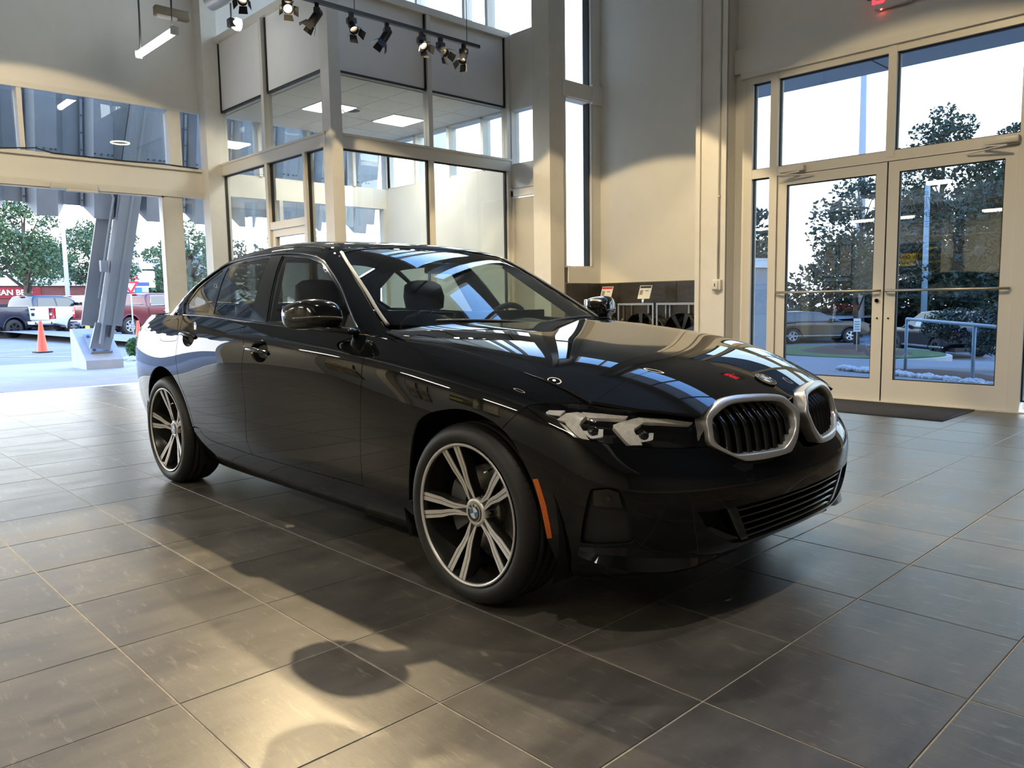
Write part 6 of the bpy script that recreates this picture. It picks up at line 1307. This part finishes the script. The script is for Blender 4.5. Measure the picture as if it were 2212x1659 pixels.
t = empty('lamp_post', (-11.6, 38.5, -1.15), label='slim pale lamp post with a lit head behind the right door lettering', cat='lamp post'); MB().tube([(0, 0, 0), (-.1, .1, 7.5)], [.15, .11], 10).build('shaft', rail, t); MB().rbox((-.1, -.2, 7.45), (.95, .2, 7.62), .04).build('lamp_head', mat('lamp_head_lit', (1, 1, 1), .4, emit=(.95, 1, 1), estr=4), t)
t = empty('white_outbuilding', (-12.9, 18.95, -.72), rz=R(-20), label='small white rendered outbuilding seen through the narrow sidelight', cat='building')
MB().box((-1.9, 0, 0), (1.35, 3, 2.75)).build('wall', mat('render_white', (.26, .29, .33), .7), t); MB().box((-2.0, -.15, 2.75), (1.45, 3, 3.05)).build('parapet', fascia, t); MB().box((.55, -.02, .05), (1.05, .01, 1.9)).build('service_door', polew, t); MB().box((-2.0, -1.2, 0), (1.5, -1.1, 1.15)).build('screen_wall', mat('render_white', (.5, .5, .5)), t)
t = empty('dark_hedge', (-24, 50, -1.15), label='long dark hedge and fence line far across the drive', cat='hedge'); rg = random.Random(12)
leaf_cloud(rg, [(rg.uniform(-40, 34), rg.uniform(-1, 1), rg.uniform(.4, 3.4), rg.uniform(1.0, 1.9), .8) for _ in range(110)], 16000, .24).build('foliage', leafd, t, fix=False, kind='stuff')
MB().box((-42, -1.4, 0), (34, -1.3, 1.4)).build('fence', wing_blk, t)
boxo('trim_25', (-90, 44, -1.25), (60, 48, -1.05), gr, kind='structure')
# canopy over the doors
sof = mat('soffit_paint', (.46, .49, .53), .7)
cp = MB().box((-2.74, 5.81, 4.18), (8, 7.3, 4.5)).box((-5.2, 7.3, 4.18), (8, 8.9, 4.5)).build('trim_26', sof, kind='structure')
for x in np.arange(-2.3, 6, 1.9): boxo('soffit_joint', (x, 5.82, 4.172), (x + .012, 8.88, 4.182), gasket, cp)
def small_car(loc, rz, p, lab, kind='suv', rimm=None, sticker=False):
    t = empty('parked_car', loc, rz=rz, label=lab, cat='car', group='cars parked beyond the doors'); hw = .92; H = 1.72 if kind == 'suv' else 1.55
    body = [(-.98, .55), (-1.0, .95), (-.92, 1.06), (3.35, 1.02), (3.62, .92), (3.68, .55), (3.5, .38)] + arc(2.72, .36, .42, 0, 180) + [(2.2, .34), (.5, .34)] + arc(0, .36, .42, 0, 180) + [(-.5, .40)]
    side_shell('body', body, hw, hw - .06, .8, p, t, .07)
    cab = [(-.92, 1.03), (-.72, H - .12), (-.5, H - .02), (.6, H), (1.35, H - .06), (2.45, 1.02)]
    side_shell('cabin', cab, hw - .05, hw - .24, 1.03, p, t, .06)
    def wz(z): return (hw - .05) - .19 * (z - 1.03) / (H - 1.03)
    for s in (-1, 1):
        for q in ([(-.70, 1.08), (.05, 1.08), (.05, H - .13), (-.55, H - .15)], [(.12, 1.08), (.92, 1.08), (.92, H - .13), (.12, H - .12)], [(1.0, 1.08), (2.16, 1.08), (1.36, H - .16), (1.0, H - .14)]): quad_pane('side_window', [(x, s * (wz(z) + .004), z) for x, z in q], vglass, t)
        for cx in (0, 2.72): fwheel(t, cx, s * (hw - .13), .36, .24, s, rimm or rim_s, 5); MB().tube([(x, s * (hw + .002), z) for x, z in arc(cx, .36, .43, 0, 180, 11)], .024, 6).build('arch_flare', wing_blk, t)
        MB().rbox((3.45, s * .5, .72), (3.64, s * .86, .88), .03).build('head_lamp', fascia, t); MB().rbox((-1.0, s * .6, .80), (-.92, s * .88, .98), .02).build('tail_lamp', tailr, t); MB().rbox((1.75, s * .88, 1.05), (1.9, s * 1.06, 1.17), .025).build('door_mirror', wing_blk, t)
        for x in (.08, 1.0): MB().box((x, s * (hw - .02), .45), (x + .01, s * (hw - .012 + .01), 1.0)).build('door_gap', wing_blk, t)
        MB().rbox((-.5, s * (hw - .03), .36), (2.3, s * (hw + .01), .42), .005).build('sill_moulding', vchrome, t)
        if sticker: quad_pane('window_sheet', [(1.05, s * (wz(1.1) + .016), 1.12), (1.40, s * (wz(1.1) + .016), 1.12), (1.36, s * (wz(1.4) + .016), 1.42), (1.05, s * (wz(1.4) + .016), 1.42)], fascia, t)
    quad_pane('windshield', [(1.40, -.60, H - .12), (1.40, .60, H - .12), (2.36, .74, 1.06), (2.36, -.74, 1.06)], vglass, t); quad_pane('rear_window', [(-.74, -.62, H - .16), (-.74, .62, H - .16), (-.90, .70, 1.10), (-.90, -.70, 1.10)], vglass, t)
    MB().rbox((3.60, -.42, .55), (3.69, .42, .82), .03).build('grille', wing_blk, t); MB().box((-.9, -.7, .24), (3.4, .7, .40)).build('chassis', wing_blk, t)
    return t
small_car((-16.4, 34.05, -1.19), R(44), vpaint('car_bronze', (.055, .036, .018)), 'bronze car parked beyond the grass island, seen through the left door', 'sedan')
small_car((-7.3, 29.3, -1.24), R(139), vpaint('car_black', (.012, .013, .018)), 'black off-road car behind the handrail with a sheet in its window', 'suv', rim_d, True)

# ================================================================ track lights, hanging lamps, signs and things near the walls
black_metal = mat('black_metal', (.014, .014, .015), .38, .2)
zinc = mat('track_grey', (.05, .05, .052), .45, .3)
hot = mat('lamp_face_lit', (.9, .8, .6), .4, emit=WARM, estr=10)
track = empty('lighting_track', (-4.75, 2.4, 3.95), label='grey lighting track hanging on thin wires, carrying the row of spot heads', cat='light track')
MB().box((-.022, -2.1, -.018), (.022, 1.08, .018)).build('rail', zinc, track)
for y in (-.56, .90): MB().tube([(0, y, .018), (0, y, 6.24)], .004, 6).build('hanging_wire', zinc, track)
def spot_head(name_label, loc, aim, lit=1, grp='spot heads on the lighting track'):
    t = empty('spot_head', loc, label=name_label, cat='spotlight', group=grp)
    d = (Vector(aim) - Vector(loc)).normalized(); az = math.atan2(d.y, d.x); t.rotation_euler.z = az; el = math.asin(-d.z)
    MB().box((-.02, -.02, -.045), (.02, .02, 0)).build('track_adapter', black_metal, t)
    MB().rbox((-.032, -.046, -.10), (.032, .046, -.045), .008).build('yoke', zinc, t)
    dd = Vector((math.cos(el), 0, -math.sin(el))); up = Vector((math.sin(el), 0, math.cos(el))); s = Vector((0, 1, 0)); p = Vector((0, 0, -.105))
    def tf(a, b, c): return tuple(p + dd * a + s * b + up * c)
    m = MB(); V = []; n = 18
    prof = [(-.055, .0), (-.055, .030), (-.04, .040), (.03, .042), (.085, .042), (.095, .046), (.10, .046), (.10, .041), (.03, .039)]
    for a, r in prof: V += [tf(a, r * math.cos(2 * PI * k / n), r * math.sin(2 * PI * k / n)) for k in range(n + 1)]
    m.grid(V, len(prof), n + 1); m.build('lamp_can', black_metal, t)
    m = MB(); m.add([tf(.028, .038 * math.cos(2 * PI * k / n), .040 * math.sin(2 * PI * k / n)) for k in range(n)], [tuple(range(n))]); m.build('lamp_face', hot if lit else black_metal, t)
    for q in range(4):
        a = q * PI / 2; o = Vector((0, math.cos(a), math.sin(a))); w = Vector((0, -math.sin(a), math.cos(a)))
        def pt(f, l, k): v = o * l + w * k; return tf(f, v.y, v.z)
        m = MB(); m.add([pt(.10, .047, -.036), pt(.10, .047, .036), pt(.172, .083, .044), pt(.172, .083, -.044), pt(.101, .049, -.036), pt(.101, .049, .036), pt(.173, .085, .044), pt(.173, .085, -.044)],
              [(0, 1, 2, 3), (7, 6, 5, 4), (0, 4, 5, 1), (1, 5, 6, 2), (2, 6, 7, 3), (3, 7, 4, 0)]); m.build('barn_door', black_metal, t)
    return t
heads = [(1.11, (1.5, -1.6, 0), 'black barn-door spot head at the left end, its lower flap lit'), (1.42, (-5.6, .0, 1.6), 'black spot head turned left, in front of the corner post'), (1.80, (-1.5, 1.3, 0), 'black spot head pointing straight down, third from the left'),
         (2.22, (-5.3, .7, 1.4), 'black spot head turned left, in the middle of the track'), (2.66, (.3, 1.4, 0), 'spot head with a bright yellow flap, third from the right end'), (2.92, (-.5, 3.2, 0), 'spot head with a glowing body, second from the right end'), (3.25, (-4.0, 1.9, 1.5), 'spot head turned left at the right end of the track')]
for y, aim, lab in heads: spot_head(lab, (-4.75, y, 3.93), aim, 1)
spot_head('spot head cut by the top edge, beside the silver duct', (-5.5, 1.05, 4.22), (-4.2, .2, 2.4), 1, 'spot heads above the office corner')
# silver duct and small flood lamp above the office
t = empty('silver_duct', (-6.7, 1.9, 4.9), label='silver round duct crossing above the office corner at the top edge', cat='duct')
MB().tube([(-.9, -.25, -.12), (0, 0, 0), (1.3, .36, .3)], .11, 20).build('duct_pipe', mat('duct_silver', (.5, .52, .54), .32, .8), t)
t = empty('flood_lamp', (-7.5, 1.92, 4.55), label='small lit flood lamp above the office header, glowing white', cat='flood lamp')
MB().rbox((-.05, -.10, -.05), (.05, -.02, .05), .01).tube([(0, -.06, 0), (0, -.06, 5.64)], .012, 6).build('bracket', zinc, t); MB().lathe([(0, .06), (.07, .05), (.075, 0), (.05, -.06), (0, -.07)], 20, 'y').build('reflector', mat('flood_face', (.9, .95, .9), .3, emit=(.9, 1, .93), estr=6), t)
# tube light with its two cords, and the emergency light box behind it
t = empty('tube_light', (-7.93, 1.09, 4.25), label='lit white linear tube light hanging on two grey cords', cat='tube light')
MB().tube([(-.60, 0, 0), (.60, 0, 0)], .042, 14).build('diffuser_tube', mat('tube_lit', (.95, .95, .95), .4, emit=(1, .96, .9), estr=14), t)
for s in (-1, 1): MB().rbox((s * .60 - .03, -.045, -.045), (s * .60 + .03, .045, .045), .01).build('end_cap', trimm, t)
for s, o in ((-.52, -.06), (.52, .02)): MB().tube([(s, 0, .04), (s + o * .3, .02, .5), (s + o, 0, 5.94)], .007, 6).build('hanging_cord', zinc, t)
MB().tube([(-.50, 0, .04), (-.53, .02, .35), (-.50, .015, 1.0), (-.58, 0, 5.94)], .012, 6).build('power_cable', zinc, t)
for loc, lab in (((-8.55, 1.55, 4.86), 'bronze emergency light box on the wall beside the tube light'), ((-9.5, .62, 5.5), 'bronze emergency light box cut by the top edge')):
    t = empty('emergency_light', loc, rz=R(0), label=lab, cat='light', group='emergency light boxes')
    MB().tube([(0, 0, .05), (0, 0, 10.19 - loc[2])], .012, 6).build('hanging_rod', zinc, t); MB().rbox((-.05, -.22, -.06), (.05, .22, .06), .015).build('housing', mat('bronze_housing', (.16, .13, .09), .45, .4), t); MB().rbox((-.02, -.20, -.085), (.06, .05, -.05), .01).build('lens', mat('ribbed_lens', (.42, .40, .36), .3), t)
# ring high-bay lamps out of view overhead, seen mirrored in the glass
ringm = mat('ring_lit', (1, 1, 1), .4, emit=(1, .9, .68), estr=6)
for k, (x, y) in enumerate(((-1.5, 1.1), (-1.4, 3.9), (1.8, 1.2), (-5.0, -1.4), (-1.5, -2.2), (1.8, -2.2))):
    if k in (0, 2, 3, 5): lamp('high_bay_light', 'SPOT', (x, y, 4.93), 150, (1, .90, .76), (x, y, 0), spot=130, blend=.5, radius=.04)
    t = empty('high_bay_lamp', (x, y, 4.95), label='round high-bay lamp with a glowing ring, hung ' + ('straight over the sedan roof', 'near the glass office corner and entrance doors', 'ahead of the sedan nose', 'near the open left entrance', 'beside the sedan doors, nearer the camera', 'right above the camera')[k], cat='lamp', group='high-bay lamps over the showroom')
    A = np.linspace(0, 2 * PI, 33); MB().tube([(.20 * math.cos(a), .20 * math.sin(a), 0) for a in A], .018, 8, caps=False).build('glowing_ring', ringm, t)
    MB().lathe([(0, .30), (.07, .29), (.075, .10), (.12, .06), (.17, .02)], 24).build('finned_body', zinc, t); MB().tube([(0, 0, .3), (0, 0, 5.24)], .008, 6).build('hanging_rod', zinc, t)
# exit sign
t = empty('exit_sign', (-1.02, 5.53, 3.995), label='white exit sign with glowing red letters above the entrance doors', cat='exit sign')
MB().rbox((-.17, -.03, -.115), (.17, .03, .115), .006).build('sign_box', trimm, t)
redl = mat('exit_red', (.8, .02, .02), .4, emit=(1, .02, .03), estr=3.2)
lettering('EXIT', .19, (0, -.032, -.005), (1, 0, 0), (0, 0, 1), redl, t, font_bold=True, extrude=.002)
for s in (-1,): MB().rbox((s * .21 - .04, -.05, .0), (s * .21 + .03, .03, .11), .012).build('lamp_head', zinc, t)
MB().lathe([(0, -.006), (.007, -.004), (.008, .0)], 12).build('indicator_lamp', mat('indicator_red', (1, .1, .05), .3, emit=(1, .06, .04), estr=20), t).location = (-.105, -.005, -.118)
# conduit and alarm pull on the column
t = empty('fire_alarm_box', (-2.83, 5.42, 1.24), label='cream alarm box with a conduit riser on the column', cat='alarm')
MB().rbox((-.06, -.055, -.065), (.06, 0, .065), .012).build('box', trimm, t); MB().rbox((-.05, -.068, -.055), (.03, -.05, .055), .012).build('cover', trimm, t); MB().box((-.016, -.0695, -.018), (-.004, -.067, .018)).build('keyhole_mark', gasket, t)
MB().tube([(0.0, -.016, .06), (0.0, -.016, 4.9)], .012, 8).build('conduit', trimm, t)
MB().box((-.02, -.03, 1.0), (.02, 0, 1.02)).build('conduit_clip', alu, t)
# door mat
matm = mat('door_mat_fibre', (.022, .019, .016), .95, noise=(90, (.055, .045, .035), 3), bump=(200, .8, .006))
t = empty('door_mat', (-1.2, 5.07, 0), label='dark brown ribbed entrance mat in front of the glass doors', cat='mat')
MB().rbox((-1.10, -.44, .0005), (1.06, .46, .009), .003, 1).build('mat_border', mat('mat_rubber', (.015, .015, .015), .7), t); MB().rbox((-1.07, -.41, .004), (1.03, .43, .0125), .003, 1).build('mat_pile', matm, t)
# wheel display racks in the alcove
rackm = mat('rack_steel', (.30, .30, .31), .35, .8); dkw = mat('display_wheel_black', (.012, .012, .012), .3, .3, .6)
def alloy(parent, loc, yaw, tilt, n=5, r=.255, twin=False):
    M = Matrix.Translation(loc) @ Matrix.Rotation(yaw, 4, 'Z') @ Matrix.Rotation(tilt, 4, 'X')
    t = empty('display_wheel', (0, 0, 0)); t.matrix_world = M
    MB().lathe([(r - .012, -.02), (r, -.015), (r + .002, .0), (r, .02), (r - .02, .05), (r - .02, .17), (r, .20), (r - .02, .205)], 48, 'y').build('rim', dkw, t)
    for k in range(n):
        a = 2 * PI * k / n + .3; ca, sa = math.cos(a), math.sin(a); m = MB()
        def P(q, w, y): return (q * ca - w * sa, y, q * sa + w * ca)
        V = []
        for q, w, y in ((.03, .020, .03), (.12, .022, .012), (r - .012, .034, -.008)): V += [P(q, -w, y), P(q, w, y), P(q, w * .9, y + .03), P(q, -w * .9, y + .03), P(q, -w, y)]
        m.grid(V, 3, 5, False); m.build('spoke', dkw, t)
    MB().lathe([(0, .018), (.035, .02), (.05, .03), (.06, .06)], 24, 'y').build('hub', dkw, t)
    return t
racks = [(-5.40, -4.955, 'grey tube display rack half hidden by the black car, beside the window wall'), (-4.836, -4.222, 'grey tube display rack in the middle, under the black-headed price card'), (-4.181, -3.545, 'grey tube display rack nearest the white column')]
wl_ = ['black alloy display wheel farthest left, mostly hidden by the car', 'black alloy display wheel in the middle rack', 'black seven-spoke display wheel in the rack nearest the column']
slat = mat('rack_slat', (.05, .042, .034), .5, noise=(9, (.035, .03, .025), 3))
for k, (a, b, lab) in enumerate(racks):
    xm, hw_ = (a + b) / 2, (b - a) / 2
    t = empty('wheel_rack', (xm, 6.24, 0), label=lab, cat='rack', group='wheel display racks')
    for sx in (-hw_ + .012, hw_ - .012):
        MB().box((sx - .012, -.16, 0), (sx + .012, -.136, 1.035)).build('post', rackm, t); MB().box((sx - .01, .14, 0), (sx + .01, .16, 1.035)).build('post', rackm, t); MB().box((sx - .011, -.14, 1.01), (sx + .011, .15, 1.033)).build('side_rail', rackm, t)
    MB().box((-hw_, -.162, 1.008), (hw_, -.135, 1.036)).build('top_rail', rackm, t); MB().box((-.012, .14, .35), (.012, .158, 1.03)).build('post', rackm, t)
    for z in (.80, .71, .62, .45): MB().box((-hw_ + .02, .145, z), (hw_ - .02, .158, z + .07)).build('back_slat', slat, t)
    MB().box((-hw_, -.16, .35), (hw_, .15, .375)).build('shelf', rackm, t)
    w = alloy(None, (xm + .02, 6.16, .645), R(0), R(-4), 5 if k != 2 else 7, .262); tag(w, wl_[k], 'wheel', 'display wheels on the racks')
    if k: 
        w = alloy(None, (xm + .17, 6.20, .62), R(0), R(0), 5, .245); tag(w, ['', 'second black wheel tucked behind the one in the middle rack', 'second black wheel tucked behind the seven-spoke one'][k], 'wheel', 'display wheels tucked at the back')
card = mat('card_white', (.72, .71, .68), .5)
for x, lab, hc in ((-5.07, 'white price card with a red heading clipped above the racks', (.50, .05, .04)), (-4.40, 'white price card with a black heading clipped above the racks', (.03, .03, .03))):
    t = empty('price_card', (x, 6.09, 1.034), label=lab, cat='price card', group='price cards on the racks')
    MB().rbox((-.02, -.012, -.01), (.02, .012, .06), .005).build('clip', chrome if 'chrome' in MATS else rackm, t)
    c = MB().add([(-.10, .0, .06), (.10, .0, .06), (.115, .05, .24), (-.085, .05, .24), (-.10, .004, .06), (.10, .004, .06), (.115, .054, .24), (-.085, .054, .24)], [(0, 1, 2, 3), (7, 6, 5, 4), (0, 4, 5, 1), (1, 5, 6, 2), (2, 6, 7, 3), (3, 7, 4, 0)]).build('card', card, t)
    def q(u, w, o=-.001): return (-.10 + .2 * u + .015 * w, .05 * w + o, .06 + .18 * w)
    MB().add([q(.04, .80), q(.96, .80), q(.96, .96), q(.04, .96)], [(0, 1, 2, 3)]).build('heading', mat('heading_' + ('red' if hc[0] > .2 else 'black'), hc, .5), c)
    for a, b, z0, z1 in ((.08, .34, .30, .66), (.5, .8, .56, .64)): MB().add([q(a, z0), q(b, z0), q(b, z1), q(a, z1)], [(0, 1, 2, 3)]).build('print', mat('card_print', (.25, .25, .25), .6), c)
# automatic door sensor on the entrance header
t = empty('door_sensor', (-9.53, .52, 2.69), label='small grey motion sensor under the entrance header', cat='sensor')
MB().rbox((-.04, -.28, -.05), (.04, .28, .035), .012).build('case', alu, t); MB().rbox((.0, -.10, -.075), (.05, .28, -.045), .01).build('sensor_eye', trimm, t)
c_ = empty('cable', (-9.55, -.4, 3.08), label='thin dark cable lying along the ledge of the entrance beam', cat='cable')
MB().tube([(0, -1.4, .03), (0, -.4, .025), (.0, .1, .015), (0, .5, .06), (0, .7, .02), (0, 1.6, .016), (0, 2.1, .03), (0, 2.6, .015)], .008, 6).build('cable_run', gasket, c_)

# ---- behind the camera: posters, notices, wall columns and tube lamps that show up mirrored
fr = mat('poster_frame', (.015, .015, .015), .4)
pa = mat('poster_cream', (.55, .47, .34), .6, noise=(6, (.35, .26, .16), 6)); pb = mat('poster_picture', (.05, .04, .035), .5, noise=(7, (.45, .30, .14), 5))
for k, (x, z, m_, lab) in enumerate(((-6.82, 1.965, pa, 'framed cream poster, upper left of four on the wall behind'), (-6.42, 1.965, pa, 'framed cream poster, upper right of four on the wall behind'), (-6.82, 1.06, pb, 'framed picture poster, lower left of four on the wall behind'), (-6.42, 1.06, pb, 'framed picture poster, lower right of four on the wall behind'),
                                     (-8.72, 1.75, pa, 'wide framed cream notice board on the wall behind, left of the cream column'), (-8.72, .95, pb, 'wide framed picture below the wide notice board on the wall behind'))):
    w, h = (.17, .40) if k < 4 else (.48, .34)
    t = empty('framed_poster', (x, -5.985, z), label=lab, cat='poster', group='framed posters behind the camera')
    MB().box((-w, -.012, -h), (w, .012, h)).build('frame', fr, t); MB().box((-w + .025, .012, -h + .025), (w - .025, .016, h - .025)).build('print', m_, t)
for k, (x0, x1) in enumerate(((-7.5, -7.30), (-4.17, -3.97), (-3.69, -2.99))):
    boxo(f'trim_{11 + k}', (x0, -6.0, 0 if k == 0 else 1.5), (x1, -5.86, 2.95), mat('column_cream', (.62, .55, .40), .6), kind='structure')
for x, z, lab in ((-4.0, 2.1, 'white paper notice taped beside the narrow cream panel'), (-3.38, 2.1, 'white paper notice taped on the wide cream panel')):
    tag(boxo('paper_notice', (x - .09, -5.855, z - .17), (x + .09, -5.85, z + .17), card), lab, 'notice', 'paper notices behind the camera')
t = empty('hanging_banner', (-4.72, -5.97, 1.95), label='dark banner with a yellow strip and oval badge on the wall behind', cat='banner')
MB().box((-.62, -.01, -.36), (.62, .01, .36)).build('cloth', fr, t); yel = mat('banner_yellow', (.62, .46, .03), .5); ink = mat('banner_ink', (.02, .02, .02), .6)
MB().box((-.60, .01, -.18), (-.02, .013, .12)).build('strip', yel, t)
A = np.linspace(0, 2 * PI, 41); MB().tube([(.30 + .30 * math.cos(a), .014, .33 * math.sin(a)) for a in A], .01, 6, caps=False).build('oval_ring', yel, t)
lettering('EV CHARGER', .105, (-.30, .0145, .03), (-1, 0, 0), (0, 0, 1), ink, t, font_bold=True, extrude=.001); lettering('INSTALLATIONS', .085, (-.30, .0145, -.10), (-1, 0, 0), (0, 0, 1), ink, t, font_bold=True, extrude=.001)
lettering('EV CHARGER', .085, (.30, .0145, .05), (-1, 0, 0), (0, 0, 1), yel, t, font_bold=True, extrude=.001); lettering('SPECIALISTS', .085, (.30, .0145, -.10), (-1, 0, 0), (0, 0, 1), yel, t, font_bold=True, extrude=.001)
MB().add([(.45, .015, .21), (.30, .015, .19), (.30, .015, .16), (.18, .015, .20), (.30, .015, .26), (.30, .015, .23), (.45, .015, .25)], [(0, 1, 2, 3, 4, 5, 6)]).build('arrow', yel, t)
for k, x in enumerate((-8.2, -5.2, -2.4, .6)):
    lamp('low_tube_light', 'AREA', (x, -5.0, 2.80), 34, (1, .88, .68), (x, -5.2, 0), (1.4, .08))
    t = empty('ceiling_tube_lamp', (x, -5.0, 2.86), label='long lit tube lamp under the low rear ceiling, ' + ('farthest left, over the cream column', 'second from the left, beyond the posters', 'third, over the cream panels', 'nearest the right wall')[k], cat='lamp', group='tube lamps under the low ceiling')
    MB().box((-.75, -.05, 0), (.75, .05, .09)).build('housing', trimm, t); MB().tube([(-.72, 0, -.02), (.72, 0, -.02)], .03, 10).build('tube', mat('low_tube_lit', (1, 1, 1), .4, emit=(1, .93, .78), estr=9), t)
